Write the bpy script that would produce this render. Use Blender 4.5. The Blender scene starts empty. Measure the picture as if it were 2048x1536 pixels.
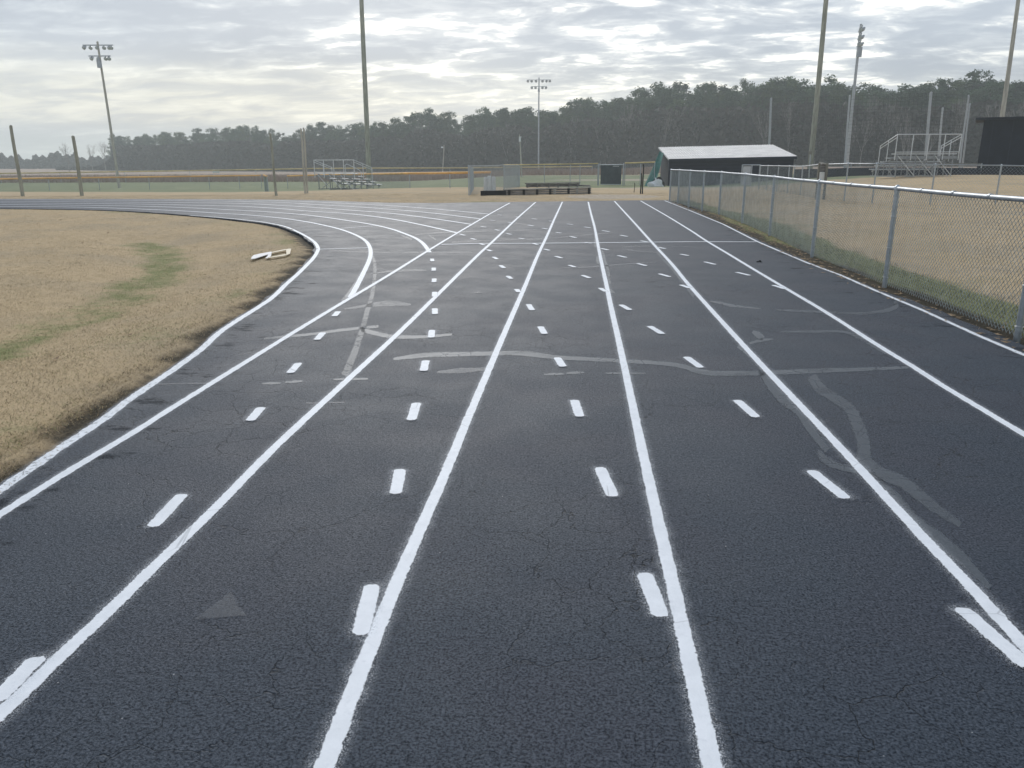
import bpy, math, random
import numpy as np
from mathutils import Vector, Matrix
R_ = math.radians
random.seed(7); rng = np.random.default_rng(11)
scene = bpy.context.scene
COL = scene.collection
# ------------------------------------------------------------------ camera
F_PX = 1535.0
CAM = np.array([0.0, 0.0, 1.6])
YAW, PITCH, ROLL = R_(4.847), R_(16.219), R_(-0.2)
_F = np.array([-math.sin(YAW)*math.cos(PITCH), math.cos(YAW)*math.cos(PITCH), -math.sin(PITCH)])
_R0 = np.array([math.cos(YAW), math.sin(YAW), 0.0]); _U0 = np.cross(_R0, _F)
_R = math.cos(ROLL)*_R0 + math.sin(ROLL)*_U0
_U = -math.sin(ROLL)*_R0 + math.cos(ROLL)*_U0
cd = bpy.data.cameras.new('camera'); cam = bpy.data.objects.new('camera', cd); COL.objects.link(cam)
cd.sensor_width = 36.0; cd.lens = 36.0*F_PX/2048.0; cd.clip_start = 0.05; cd.clip_end = 6000
M = Matrix.Identity(4)
for i in range(3):
    M[i][0], M[i][1], M[i][2], M[i][3] = _R[i], _U[i], -_F[i], CAM[i]
cam.matrix_world = M
scene.camera = cam

def ray(px, py): return _F + _R*((px-1024)/F_PX) - _U*((py-768)/F_PX)
def at(px, py, D): return CAM + ray(px, py)*D
def flat(px, py, z=0.0):                      # survey point on the level track
    d = ray(px, py); t = (z-CAM[2])/d[2]; p = CAM + d*t; return (float(p[0]), float(p[1]))
def sstep(a, b, x):
    t = np.clip((np.asarray(x, float)-a)/(b-a), 0, 1); return t*t*(3-2*t)
# ------------------------------------------------------------------ survey of the track (edges)
def F(pts): return [flat(*p) for p in pts]
INNER = [(-60, 1020), (0, 975), (58, 934), (140, 876), (211, 829), (264, 788), (346, 732), (404, 690), (446, 651), (536, 594), (567, 565), (590, 545), (607, 528), (621, 513), (628, 503), (629, 495.5), (623, 486), (611, 476), (593, 465.8), (571, 455.5), (548, 449.6), (521, 445), (489, 441.5), (427, 434.7), (290, 424), (171, 419.2), (0, 416.8)]
BACK = [(0, 397.6), (250, 397.8), (500, 398.7), (617, 399.8), (695, 402.6), (773, 405.2), (882, 405.8), (963, 404.3), (1080, 403.2), (1182, 401.6), (1270, 400.6), (1336, 400.3)]
OUTER = [(1380, 418), (1468, 457), (1526.5, 484), (1614, 522), (1748, 576), (1821, 600), (1880, 623), (1953, 654), (2048, 689)]
inner_w = F(INNER)
def smooth_poly(p, n=4):
    out = []
    for i in range(len(p)-1):
        p0 = p[max(i-1, 0)]; p1 = p[i]; p2 = p[i+1]; p3 = p[min(i+2, len(p)-1)]
        for k in range(n):
            t = k/n
            out.append(tuple(0.5*((2*b)+(-a+c)*t+(2*a-5*b+4*c-d)*t*t+(-a+3*b-3*c+d)*t**3) for a, b, c, d in zip(p0, p1, p2, p3)))
    out.append(p[-1]); return out
inner_w = smooth_poly(inner_w, 3)
TRACK = [(-2.85, -7.0)] + inner_w + [(-45.0, 24.5), (-45.0, 33.5)] + F(BACK) + F(OUTER) + [(4.1, 5.0), (4.15, -7.0)]
TP = np.array(TRACK)
def seg_dist(x, y, P, closed=True):
    x = np.asarray(x, float); y = np.asarray(y, float); best = np.full(x.shape, 1e9)
    n = len(P)
    for i in range(n if closed else n-1):
        ax, ay = P[i]; bx, by = P[(i+1) % n]
        dx, dy = bx-ax, by-ay; L2 = dx*dx+dy*dy+1e-12
        t = np.clip(((x-ax)*dx+(y-ay)*dy)/L2, 0, 1)
        best = np.minimum(best, np.hypot(x-(ax+t*dx), y-(ay+t*dy)))
    return best
def inside(x, y, P):
    x = np.asarray(x, float); y = np.asarray(y, float); c = np.zeros(x.shape, bool); n = len(P); j = n-1
    for i in range(n):
        xi, yi = P[i]; xj, yj = P[j]
        c ^= ((yi > y) != (yj > y)) & (x < (xj-xi)*(y-yi)/((yj-yi) if yj != yi else 1e-12)+xi)
        j = i
    return c
def base_z(x, y):
    x = np.asarray(x, float); y = np.asarray(y, float)
    yy = y - 0.0*x
    return -1.5*sstep(26, 95, yy)*(1-.58*sstep(-30, -6, x)) + 0.8*sstep(8, 22, x)*sstep(26, 46, y)
def gnd(x, y): return float(base_z(x, y))
def hit(px, py):                              # where a sight line meets the terrain
    d = ray(px, py); t = 2.0; prev = t
    for _ in range(6000):
        p = CAM + d*t
        if p[2] < gnd(p[0], p[1]):
            a, b = prev, t
            for _ in range(40):
                m = (a+b)/2; q = CAM+d*m
                if q[2] < gnd(q[0], q[1]): b = m
                else: a = m
            return CAM + d*b
        prev = t; t *= 1.01
        if t > 3000: break
    return CAM + d*t
def rise(base, py):                           # height over base at which a plumb line reaches image row py
    P = np.asarray(base)-CAM; k = (768-py)/F_PX
    return float((k*(_F@P)-_U@P)/(_U[2]-k*_F[2]))
def drop(px, py, D):                          # a point at depth D, set on the terrain
    p = at(px, py, D); return np.array([p[0], p[1], gnd(p[0], p[1])])
# ------------------------------------------------------------------ materials
def mat(name):
    m = bpy.data.materials.new(name); m.use_nodes = True; nt = m.node_tree; nt.nodes.clear()
    return m, nt
class N:
    def __init__(s, nt): s.nt = nt
    def n(s, t, **k):
        nd = s.nt.nodes.new(t)
        for a, b in k.items(): setattr(nd, a, b)
        return nd
    def l(s, a, b): s.nt.links.new(a, b)
    def put(s, v, sock):
        if isinstance(v, bpy.types.NodeSocket): s.l(v, sock)
        else: sock.default_value = v
    def math(s, op, a, b=0.0, c=0.0, clamp=False):
        nd = s.n('ShaderNodeMath', operation=op, use_clamp=clamp)
        s.put(a, nd.inputs[0]); s.put(b, nd.inputs[1]); s.put(c, nd.inputs[2]); return nd.outputs[0]
    def ramp(s, v, a, b, lo=0.0, hi=1.0, smooth=True):
        nd = s.n('ShaderNodeMapRange', interpolation_type='SMOOTHSTEP' if smooth else 'LINEAR', clamp=True)
        s.put(v, nd.inputs['Value']); s.put(a, nd.inputs['From Min']); s.put(b, nd.inputs['From Max'])
        s.put(lo, nd.inputs['To Min']); s.put(hi, nd.inputs['To Max']); return nd.outputs[0]
    def mix(s, f, a, b, bt='MIX'):
        nd = s.n('ShaderNodeMix', data_type='RGBA', blend_type=bt)
        s.put(f, nd.inputs[0])
        s.put(a if isinstance(a, bpy.types.NodeSocket) else (*a, 1), nd.inputs[6]); s.put(b if isinstance(b, bpy.types.NodeSocket) else (*b, 1), nd.inputs[7])
        return nd.outputs[2]
    def noise(s, vec, scale, detail=3.0, rough=0.55, dist=0.0):
        nd = s.n('ShaderNodeTexNoise'); s.l(vec, nd.inputs['Vector']); nd.inputs['Scale'].default_value = scale
        nd.inputs['Detail'].default_value = detail; nd.inputs['Roughness'].default_value = rough; nd.inputs['Distortion'].default_value = dist
        return nd
    def voro(s, vec, scale, feature='F1'):
        nd = s.n('ShaderNodeTexVoronoi', feature=feature); s.l(vec, nd.inputs['Vector']); nd.inputs['Scale'].default_value = scale; return nd
    def attr(s, name): return s.n('ShaderNodeAttribute', attribute_name=name)
    def pos(s): return s.n('ShaderNodeNewGeometry').outputs['Position']
    def obj(s): return s.n('ShaderNodeTexCoord').outputs['Object']
    def stretch(s, vec, sc):
        nd = s.n('ShaderNodeMapping'); s.l(vec, nd.inputs[0]); nd.inputs['Scale'].default_value = sc; return nd.outputs[0]
    def bump(s, h, st, dist=0.01):
        nd = s.n('ShaderNodeBump'); s.l(h, nd.inputs['Height']); nd.inputs['Strength'].default_value = st; nd.inputs['Distance'].default_value = dist; return nd.outputs[0]
    def bsdf(s, col, rough=0.6, metal=0.0, spec=0.5, normal=None, alpha=None, tint=None):
        b = s.n('ShaderNodeBsdfPrincipled'); o = s.n('ShaderNodeOutputMaterial')
        s.put(col if isinstance(col, bpy.types.NodeSocket) else (*col, 1), b.inputs['Base Color']); s.put(rough, b.inputs['Roughness']); b.inputs['Metallic'].default_value = metal
        s.put(spec, b.inputs['Specular IOR Level'])
        if tint: b.inputs['Specular Tint'].default_value = (*tint, 1)
        if normal is not None: s.l(normal, b.inputs['Normal'])
        if alpha is not None: s.put(alpha, b.inputs['Alpha'])
        s.l(b.outputs[0], o.inputs[0]); return b

def m_asphalt():
    m, nt = mat('asphalt'); g = N(nt); p = g.pos()
    big = g.noise(p, 0.35, 4, 0.6).outputs[0]; mid = g.noise(p, 1.7, 4, 0.6).outputs[0]; hue = g.noise(p, 0.9, 2).outputs[0]
    fine = g.noise(p, 105, 4, 0.7).outputs[0]; pit = g.noise(p, 160, 2, 0.5).outputs[0]
    col = g.mix(g.ramp(big, 0.3, 0.72), (0.026, 0.040, 0.063), (0.034, 0.050, 0.075))
    col = g.mix(g.ramp(hue, 0.42, 0.6), col, g.mix(0.25, col, (0.050, 0.042, 0.062)))
    col = g.mix(g.ramp(mid, 0.45, 0.78, 0, 0.16), col, (0.058, 0.077, 0.106))
    # rubbed-in dark tar along the edges
    e = g.attr('edge').outputs['Fac']
    st = g.noise(g.stretch(p, (1.0, 2.0, 1.0)), 2.0, 6, 0.68).outputs[0]
    stain = g.math('MULTIPLY', g.ramp(g.math('ADD', st, g.math('MULTIPLY', e, 0.20)), 0.70, 0.78), g.ramp(e, 0.10, 0.45))
    col = g.mix(g.math('MULTIPLY', stain, 0.65), col, (0.010, 0.011, 0.012))
    # aggregate speckle and pits
    gr2 = g.noise(p, 38, 4, .72).outputs[0]; col = g.mix(g.ramp(gr2, .36, .60, .38, 0), col, (.004, .006, .009)); col = g.mix(g.ramp(fine, 0.33, 0.66), g.mix(0.62, col, (0.002, 0.003, 0.005)), g.mix(0.16, col, (0.20, 0.235, 0.28)))
    sp = g.voro(p, 26); spk = g.math('MULTIPLY', g.ramp(sp.outputs['Distance'], 0.05, 0.09, 1, 0), g.ramp(g.noise(p, 13, 1).outputs[0], 0.66, 0.7))
    col = g.mix(spk, col, (0.4, 0.41, 0.42))
    # cracks
    w = g.n('ShaderNodeVectorMath', operation='ADD'); wn = g.noise(p, 3.0, 4, 0.6); ws = g.n('ShaderNodeVectorMath', operation='SCALE'); ws.inputs['Scale'].default_value = 0.35
    g.l(wn.outputs['Color'], ws.inputs[0]); g.l(p, w.inputs[0]); g.l(ws.outputs[0], w.inputs[1])
    c1 = g.voro(w.outputs[0], 0.75, 'DISTANCE_TO_EDGE').outputs['Distance']; c2 = g.voro(w.outputs[0], 3.2, 'DISTANCE_TO_EDGE').outputs['Distance']
    msk1 = g.ramp(g.noise(p, 0.8, 3).outputs[0], 0.44, 0.60); msk2 = g.ramp(g.noise(p, 0.55, 3).outputs[0], 0.44, 0.60)
    cr = g.math('MAXIMUM', g.math('MULTIPLY', g.ramp(c1, 0.0005, 0.0035, .6, 0), msk1), g.math('MULTIPLY', g.ramp(c2, 0.001, 0.011, 1, 0), g.math('MULTIPLY', msk2, 0.95)))
    col = g.mix(g.math('MULTIPLY', cr, 0.9), col, (0.006, 0.007, 0.008))
    h = g.math('SUBTRACT', g.math('ADD', fine, g.math('MULTIPLY', pit, 0.5)), g.math('MULTIPLY', cr, 1.2))
    g.bsdf(col, g.ramp(mid, 0.3, 0.7, 0.60, 0.67), 0, g.math('MULTIPLY', g.math('MULTIPLY', g.math('SUBTRACT', 1.0, g.math('MULTIPLY', stain, .8)), g.ramp(fine, .3, .62, .08, .42)), g.ramp(gr2, .36, .60, .6, 1.0)), g.bump(h, 0.7, 0.006), tint=(.84, .91, 1.0)); return m
def m_paint():
    m, nt = mat('white line paint'); g = N(nt); p = g.pos()
    ad = g.attr('d').outputs['Fac']; hw = g.attr('hw').outputs['Fac']; s_ = g.attr('s').outputs['Fac']; hl = g.attr('hl').outputs['Fac']; wr = g.attr('wear').outputs['Fac']
    rr = 0.028; qa = g.math('MAXIMUM', g.math('ADD', g.math('SUBTRACT', g.math('ABSOLUTE', ad), hw), rr), 0.0); qb = g.math('MAXIMUM', g.math('ADD', g.math('SUBTRACT', g.math('ABSOLUTE', s_), hl), rr), 0.0)
    sd = g.math('SUBTRACT', g.math('SQRT', g.math('ADD', g.math('MULTIPLY', qa, qa), g.math('MULTIPLY', qb, qb))), rr)
    n1 = g.noise(p, 70, 3, 0.7).outputs[0]; n0 = g.noise(p, 9, 3, 0.6).outputs[0]; nf = g.noise(p, 240, 2, 0.6).outputs[0]
    wob = g.math('ADD', g.math('MULTIPLY', g.math('SUBTRACT', n1, 0.5), 0.022), g.math('MULTIPLY', g.math('SUBTRACT', n0, 0.5), g.math('MULTIPLY_ADD', wr, 0.045, 0.011)))
    core = g.ramp(g.math('ADD', sd, wob), -0.003, 0.002, 1, 0)
    over = g.math('MULTIPLY', g.ramp(nf, 0.52, 0.60), g.ramp(g.math('ADD', sd, g.math('MULTIPLY', n0, 0.04)), 0.0, 0.06, 0.75, 0))
    soft = g.ramp(g.math('ADD', sd, g.math('MULTIPLY', n0, 0.10)), 0.0, 0.10, 0.11, 0.0)
    worn = g.math('SUBTRACT', 1.0, g.math('MULTIPLY', g.ramp(g.noise(p, 34, 4, 0.75).outputs[0], 0.53, 0.64), g.math('MULTIPLY', wr, 0.9)))
    crk = g.voro(p, 2.1, 'DISTANCE_TO_EDGE').outputs['Distance']; ck = g.math('MULTIPLY', g.ramp(crk, 0.002, 0.008, 1, 0), g.ramp(g.noise(p, 1.1, 2).outputs[0], 0.5, 0.58))
    a = g.math('MAXIMUM', g.math('MULTIPLY', core, worn), g.math('MAXIMUM', over, soft))
    a = g.math('MULTIPLY', a, g.math('SUBTRACT', 1.0, g.math('MULTIPLY', ck, 0.25)))
    col = g.mix(g.ramp(n0, 0.3, 0.7), (0.75, 0.78, 0.82), (0.83, 0.86, 0.90))
    col = g.mix(g.ramp(g.noise(p, 42, 3).outputs[0], 0.56, 0.8, 0, 0.3), col, (0.52, 0.55, 0.6))
    g.bsdf(col, 0.62, 0, 0.35, g.bump(n1, 0.35, 0.004), a); return m
def m_seal(name, c, mx=0.85, crk=0.85):
    m, nt = mat(name); g = N(nt); p = g.pos()
    ad = g.attr('d').outputs['Fac']; n0 = g.noise(p, 14, 4, 0.65).outputs[0]; n1 = g.noise(p, 90, 3).outputs[0]
    a = g.ramp(g.math('ADD', g.math('ABSOLUTE', ad), g.math('ADD', g.math('MULTIPLY', g.math('SUBTRACT', n0, 0.5), 0.6), g.math('MULTIPLY', g.math('SUBTRACT', n1, 0.5), 0.7))), 0.72, 0.98, mx, 0)
    a = g.math('MULTIPLY', a, g.ramp(g.noise(p, 1.6, 3).outputs[0], 0.25, 0.5, 0.45, 1))
    ck = g.ramp(g.voro(p, 7, 'DISTANCE_TO_EDGE').outputs['Distance'], 0.01, 0.045, 1, 0)
    a = g.math('MULTIPLY', a, g.math('SUBTRACT', 1.0, g.math('MULTIPLY', ck, g.ramp(g.noise(p, 1.3, 2).outputs[0], 0.45, 0.55, 0, crk))))
    col = g.mix(g.ramp(n1, 0.3, 0.7), tuple(v*0.75 for v in c), tuple(v*1.15 for v in c))
    g.bsdf(col, 0.55, 0, 0.5, g.bump(n1, 0.3, 0.004), a, tint=(.84, .91, 1.0)); return m
def m_ground():
    m, nt = mat('turf and soil'); g = N(nt); p = g.pos()
    n1 = g.noise(p, 0.5, 5, 0.6).outputs[0]; n2 = g.noise(p, 6, 5, 0.7).outputs[0]; n3 = g.noise(p, 60, 4, 0.7).outputs[0]
    st = g.noise(g.stretch(p, (1.0, 0.55, 1.0)), 1.8, 5, 0.7).outputs[0]
    tan = g.mix(g.ramp(n2, 0.3, 0.7), (0.47, 0.355, 0.212), (0.58, 0.445, 0.278))
    tan = g.mix(g.ramp(n1, 0.4, 0.7, 0, 0.6), tan, (0.36, 0.30, 0.215))
    tan = g.mix(g.ramp(n3, 0.32, 0.46, 0.55, 0), tan, (0.22, 0.155, 0.085))
    tan = g.mix(g.ramp(st, 0.67, 0.76, 0, 0.5), tan, (0.17, 0.11, 0.06))
    gr = g.attr('green').outputs['Fac']; so = g.attr('soil').outputs['Fac']; fi = g.attr('field').outputs['Fac']; di = g.attr('dirt').outputs['Fac']; br = g.attr('brush').outputs['Fac']
    green = g.mix(g.ramp(n3, 0.3, 0.7), (0.17, 0.18, 0.075), (0.30, 0.30, 0.14))
    gm = g.ramp(g.math('ADD', gr, g.math('MULTIPLY', g.math('SUBTRACT', n2, 0.5), 0.9)), 0.35, 0.75)
    col = g.mix(gm, tan, green)
    fieldc = g.mix(g.ramp(n1, 0.35, 0.65), (0.17, 0.20, 0.11), (0.25, 0.265, 0.145))
    col = g.mix(g.ramp(g.math('ADD', fi, g.math('MULTIPLY', g.math('SUBTRACT', n1, 0.5), 0.5)), 0.35, 0.65), col, fieldc)
    brush = g.mix(g.ramp(n2, 0.35, 0.65), (0.36, 0.27, 0.205), (0.48, 0.375, 0.30))
    col = g.mix(br, col, brush)
    dirt = g.mix(g.ramp(n2, 0.35, 0.65), (0.36, 0.28, 0.20), (0.52, 0.46, 0.37))
    col = g.mix(g.ramp(g.math('ADD', di, g.math('MULTIPLY', g.math('SUBTRACT', n2, 0.5), 0.8)), 0.4, 0.7), col, dirt)
    soil = g.mix(g.ramp(n3, 0.35, 0.65), (0.03, 0.026, 0.02), (0.10, 0.084, 0.058))
    col = g.mix(g.ramp(g.math('ADD', so, g.math('MULTIPLY', g.math('SUBTRACT', n2, 0.5), 0.8)), 0.30, 0.85), col, soil)
    g.bsdf(col, 0.95, 0, 0.1, g.bump(g.math('ADD', n3, n2), 0.25, 0.012)); return m
def m_blade():
    m, nt = mat('grass blades'); g = N(nt); ca = g.attr('tint').outputs['Color']
    vm = g.n('ShaderNodeVectorMath', operation='MULTIPLY_ADD'); g.l(g.n('ShaderNodeNewGeometry').outputs['Normal'], vm.inputs[0]); vm.inputs[1].default_value = (.45, .45, .25); vm.inputs[2].default_value = (0, 0, .8)
    vn = g.n('ShaderNodeVectorMath', operation='NORMALIZE'); g.l(vm.outputs[0], vn.inputs[0])
    b = g.bsdf(ca, 0.8, 0, 0.15, vn.outputs[0]); return m
def simple(name, c, rough=0.6, metal=0.0, spec=0.5, var=0.18, scale=8.0, bump=0.15, sc=(1, 1, 1)):
    m, nt = mat(name); g = N(nt); p = g.stretch(g.obj(), sc)
    n = g.noise(p, scale, 5, 0.65).outputs[0]; n2 = g.noise(p, scale*0.21, 3, 0.6).outputs[0]
    col = g.mix(g.ramp(n, 0.3, 0.7), tuple(v*(1-var) for v in c), tuple(min(v*(1+var), 1) for v in c))
    col = g.mix(g.ramp(n2, 0.5, 0.8, 0, var*1.5), col, tuple(v*0.45 for v in c))
    g.bsdf(col, rough, metal, spec, g.bump(n, bump, 0.01)); return m
MT = {
 'asphalt': m_asphalt(), 'paint': m_paint(), 'seal': m_seal('crack filler', (0.135, 0.152, 0.168), .75, .3), 'seal_dark': m_seal('old crack filler', (0.10, 0.116, 0.134), 0.72, .25), 'patch': m_seal('patched asphalt', (0.060, 0.074, 0.096), 0.45, 0.0), 'seal_cracked': m_seal('crazed crack filler', (0.125, 0.142, 0.158), .62, .9), 'faint': m_seal('faded paint', (0.2, 0.21, 0.225), 0.5),
 'ground': m_ground(), 'blade': m_blade(),
 'galv': simple('galvanised steel', (0.42, 0.46, 0.49), 0.38, 0.75, 0.5, 0.12, 20, 0.05), 'galv_rail': simple('galvanised rail', (0.36, 0.39, 0.42), 0.45, 0.55, 0.5, 0.1, 14, 0.04),
 'wire': simple('fence wire', (0.40, 0.45, 0.46), 0.5, 0.5, 0.5, 0.2, 5, 0), 'alu': simple('aluminium', (0.62, 0.64, 0.65), 0.42, 0.45, 0.5, 0.1, 6, 0.05), 'alu_dull': simple('weathered aluminium', (0.30, 0.32, 0.33), 0.6, 0.3, 0.5, 0.2, 6, 0.05),
 'pole': simple('treated wood pole', (0.33, 0.33, 0.27), 0.85, 0, 0.2, 0.28, 3.0, 0.4, (3, 3, 0.35)), 'pole_pale': simple('bleached wood pole', (0.45, 0.43, 0.37), 0.85, 0, 0.2, 0.25, 3.0, 0.4, (3, 3, 0.35)),
 'steelpole': simple('grey steel pole', (0.44, 0.46, 0.48), 0.6, 0.2, 0.5, 0.1, 2, 0.05), 'lamp': simple('floodlight shell', (0.36, 0.39, 0.42), 0.5, 0.5, 0.5, 0.1, 5, 0), 'lens': simple('floodlight glass', (0.5, 0.53, 0.55), 0.15, 0, 0.6, 0.05, 5, 0),
 'orange': simple('orange fence cap', (0.85, 0.46, 0.12), 0.6, 0, 0.4, 0.2, 0.8, 0.05), 'orange_old': simple('faded fence cap', (0.60, 0.47, 0.22), 0.7, 0, 0.3, 0.25, 0.6, 0.05),
 'navy': simple('dark navy boards', (0.021, 0.026, 0.041), 0.7, 0, 0.3, 0.3, 2.5, 0.3, (0.4, 0.4, 5)), 'black': simple('black building board', (0.015, 0.020, 0.031), 0.75, 0, 0.25, 0.2, 1.5, 0.2), 'sidewall': simple('weathered grey siding', (0.055, 0.06, 0.075), 0.8, 0, 0.2, 0.25, 2.5, 0.2, (1, 1, 6)),
 'roof': simple('white metal roofing', (0.72, 0.70, 0.68), 0.45, 0.1, 0.5, 0.12, 1.2, 0.05), 'trim': simple('pale trim', (0.5, 0.5, 0.5), 0.6), 'screen': simple('dark windscreen fabric', (0.085, 0.10, 0.105), 0.9, 0, 0.1, 0.15, 3, 0.1), 'navyscreen': simple('navy windscreen fabric', (0.020, 0.026, 0.040), 0.9, 0, 0.1, 0.2, 1.5, 0.1),
 'timber': simple('weathered timber', (0.19, 0.185, 0.18), 0.9, 0, 0.15, 0.4, 2.5, 0.4, (1.2, 1.2, 8)), 'timber_pale': simple('pale weathered board', (0.34, 0.33, 0.30), 0.85, 0, 0.2, 0.25, 3, 0.3), 'darkpost': simple('dark stake', (0.015, 0.015, 0.014), 0.8), 'wood_frame': simple('grey wood frame', (0.20, 0.195, 0.17), 0.85, 0, 0.2, 0.25, 4, 0.3, (3, 3, 0.4)),
 'white': simple('white plastic', (0.72, 0.74, 0.74), 0.5, 0, 0.4, 0.08, 6, 0.05), 'tarp_green': simple('green netting', (0.05, 0.17, 0.145), 0.8, 0, 0.2, 0.3, 6, 0.3), 'tarp_white': simple('white tarpaulin', (0.66, 0.68, 0.68), 0.6, 0, 0.3, 0.15, 8, 0.3), 'black_cloth': simple('black cover', (0.010, 0.011, 0.012), 0.6, 0, 0.3, 0.2, 5, 0.3),
 'stencil_white': simple('white painted ply', (0.74, 0.73, 0.72), 0.6, 0, 0.3, 0.1, 30, 0.1), 'stencil_yellow': simple('pale yellow ply', (0.72, 0.63, 0.46), 0.65, 0, 0.3, 0.12, 30, 0.1),
 'bark': simple('pine bark', (0.085, 0.07, 0.058), 0.9, 0, 0.1, 0.3, 3, 0.4), 'greybark': simple('grey bark', (0.27, 0.25, 0.225), 0.9, 0, 0.1, 0.25, 3, 0.3), 'net': simple('net cord', (0.05, 0.05, 0.05), 0.9),
 'leaf_litter': simple('dry leaves', (0.30, 0.22, 0.14), 0.9, 0, 0.1, 0.5, 40, 0.1),
}
def m_leaf(name, a, b):
    m, nt = mat(name); g = N(nt)
    r = g.n('ShaderNodeNewGeometry').outputs['Random Per Island']; oi = g.n('ShaderNodeObjectInfo').outputs['Random']
    col = g.mix(r, a, b); col = g.mix(g.math('MULTIPLY', oi, 0.5), col, tuple(1.9*v for v in b)) if 'pine' in name or 'light' in name else g.mix(g.math('MULTIPLY', oi, 0.45), col, tuple(0.6*x+0.4*y for x, y in zip((0.07, 0.06, 0.04), b)))
    g.bsdf(col, 0.75, 0, 0.15); return m
MT['needles'] = m_leaf('pine needles', (0.022, 0.042, 0.022), (0.07, 0.11, 0.055))
MT['needles_light'] = m_leaf('lighter foliage', (0.035, 0.055, 0.022), (0.09, 0.125, 0.05))
MT['understory'] = m_leaf('woodland understory', (0.03, 0.032, 0.024), (0.085, 0.075, 0.06))
MT['brushstuff'] = m_leaf('dry brush stalks', (0.24, 0.165, 0.13), (0.48, 0.36, 0.28))
# ------------------------------------------------------------------ mesh helper
class MB:
    def __init__(s): s.v = []; s.f = []; s.mi = []; s.cur = 0
    def box(s, c, size, ax=None):
        """box centred at c; ax = 3 axes (rows), size full lengths"""
        ax = np.eye(3) if ax is None else np.asarray(ax, float); b = len(s.v); c = np.asarray(c, float)
        for i in (-.5, .5):
            for j in (-.5, .5):
                for k in (-.5, .5): s.v.append(tuple(c+ax[0]*size[0]*i+ax[1]*size[1]*j+ax[2]*size[2]*k))
        for q in ((0, 1, 3, 2), (4, 6, 7, 5), (0, 4, 5, 1), (2, 3, 7, 6), (0, 2, 6, 4), (1, 5, 7, 3)): s.f.append(tuple(b+i for i in q)); s.mi.append(s.cur)
        return s
    def bar(s, a, b, w, h):
        a = np.asarray(a, float); b = np.asarray(b, float); d = b-a; L = np.linalg.norm(d); d = d/L
        up = np.array([0, 0, 1.]) if abs(d[2]) < .9 else np.array([0, 1., 0]); sx = np.cross(d, up); sx /= np.linalg.norm(sx); u = np.cross(sx, d)
        return s.box((a+b)/2, (L, w, h), (d, sx, u))
    def tube(s, pts, rad, seg=8, cap=True):
        pts = [np.asarray(p, float) for p in pts]; n = len(pts); rad = [rad]*n if np.isscalar(rad) else rad; b0 = len(s.v)
        t0 = pts[1]-pts[0]; up = np.array([0, 0, 1.]) if abs(t0[2]) < .9*np.linalg.norm(t0) else np.array([1., 0, 0])
        for i in range(n):
            t = pts[min(i+1, n-1)]-pts[max(i-1, 0)]; t = t/(np.linalg.norm(t)+1e-12); x = np.cross(t, up); x /= np.linalg.norm(x)+1e-12; y = np.cross(t, x)
            for k in range(seg):
                a = 2*math.pi*k/seg; s.v.append(tuple(pts[i]+rad[i]*(math.cos(a)*x+math.sin(a)*y)))
        for i in range(n-1):
            for k in range(seg):
                k2 = (k+1) % seg; s.f.append((b0+i*seg+k, b0+i*seg+k2, b0+(i+1)*seg+k2, b0+(i+1)*seg+k)); s.mi.append(s.cur)
        if cap:
            s.f.append(tuple(b0+k for k in range(seg))[::-1]); s.f.append(tuple(b0+(n-1)*seg+k for k in range(seg))); s.mi += [s.cur, s.cur]
        return s
    def lathe(s, c, prof, seg=14, axis=(0, 0, 1)):
        ax = np.asarray(axis, float); ax /= np.linalg.norm(ax); c = np.asarray(c, float)
        s.tube([c+ax*z for r, z in prof], [max(r, 1e-4) for r, z in prof], seg); return s
    def prism(s, poly, z0, z1):
        b = len(s.v); n = len(poly)
        for z in (z0, z1):
            for i, p in enumerate(poly): s.v.append((p[0], p[1], z if np.isscalar(z) else z[i]))
        s.f.append(tuple(range(b+n, b+2*n))); s.f.append(tuple(range(b+n-1, b-1, -1))); s.mi += [s.cur, s.cur]
        for i in range(n): s.f.append((b+i, b+(i+1) % n, b+n+(i+1) % n, b+n+i)); s.mi.append(s.cur)
        return s
    def build(s, name, m, parent=None, smooth=False, origin=None):
        me = bpy.data.meshes.new(name); v = s.v
        off = origin if origin is not None else (parent.matrix_world.translation if parent is not None else None)
        if off is not None: v = [(a-off[0], b-off[1], c-off[2]) for a, b, c in v]
        me.from_pydata([tuple(map(float, q)) for q in v], [], s.f)
        for k in (m if isinstance(m, (list, tuple)) else [m]): me.materials.append(MT[k])
        if max(s.mi, default=0): me.polygons.foreach_set('material_index', s.mi)
        if smooth: me.polygons.foreach_set('use_smooth', [True]*len(me.polygons)); me.set_sharp_from_angle(angle=R_(40))
        o = bpy.data.objects.new(name, me); COL.objects.link(o)
        if parent is not None: o.parent = parent
        elif origin is not None: o.location = origin
        return o
def raw(name, v, f, m, parent=None, attrs=None, cattr=None):
    me = bpy.data.meshes.new(name); v = np.asarray(v, np.float32); f = np.asarray(f, np.int32); k = f.shape[1]
    me.vertices.add(len(v)); me.vertices.foreach_set('co', v.ravel()); me.loops.add(f.size); me.loops.foreach_set('vertex_index', f.ravel())
    me.polygons.add(len(f)); me.polygons.foreach_set('loop_start', np.arange(0, f.size, k, dtype=np.int32)); me.update(calc_edges=True); me.validate()
    for a, val in (attrs or {}).items(): me.attributes.new(a, 'FLOAT', 'POINT').data.foreach_set('value', np.asarray(val, np.float32))
    if cattr is not None: me.attributes.new(cattr[0], 'FLOAT_COLOR', 'POINT').data.foreach_set('color', np.asarray(cattr[1], np.float32).ravel())
    me.materials.append(MT[m]); o = bpy.data.objects.new(name, me); COL.objects.link(o)
    if parent is not None: o.parent = parent
    return o
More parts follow.
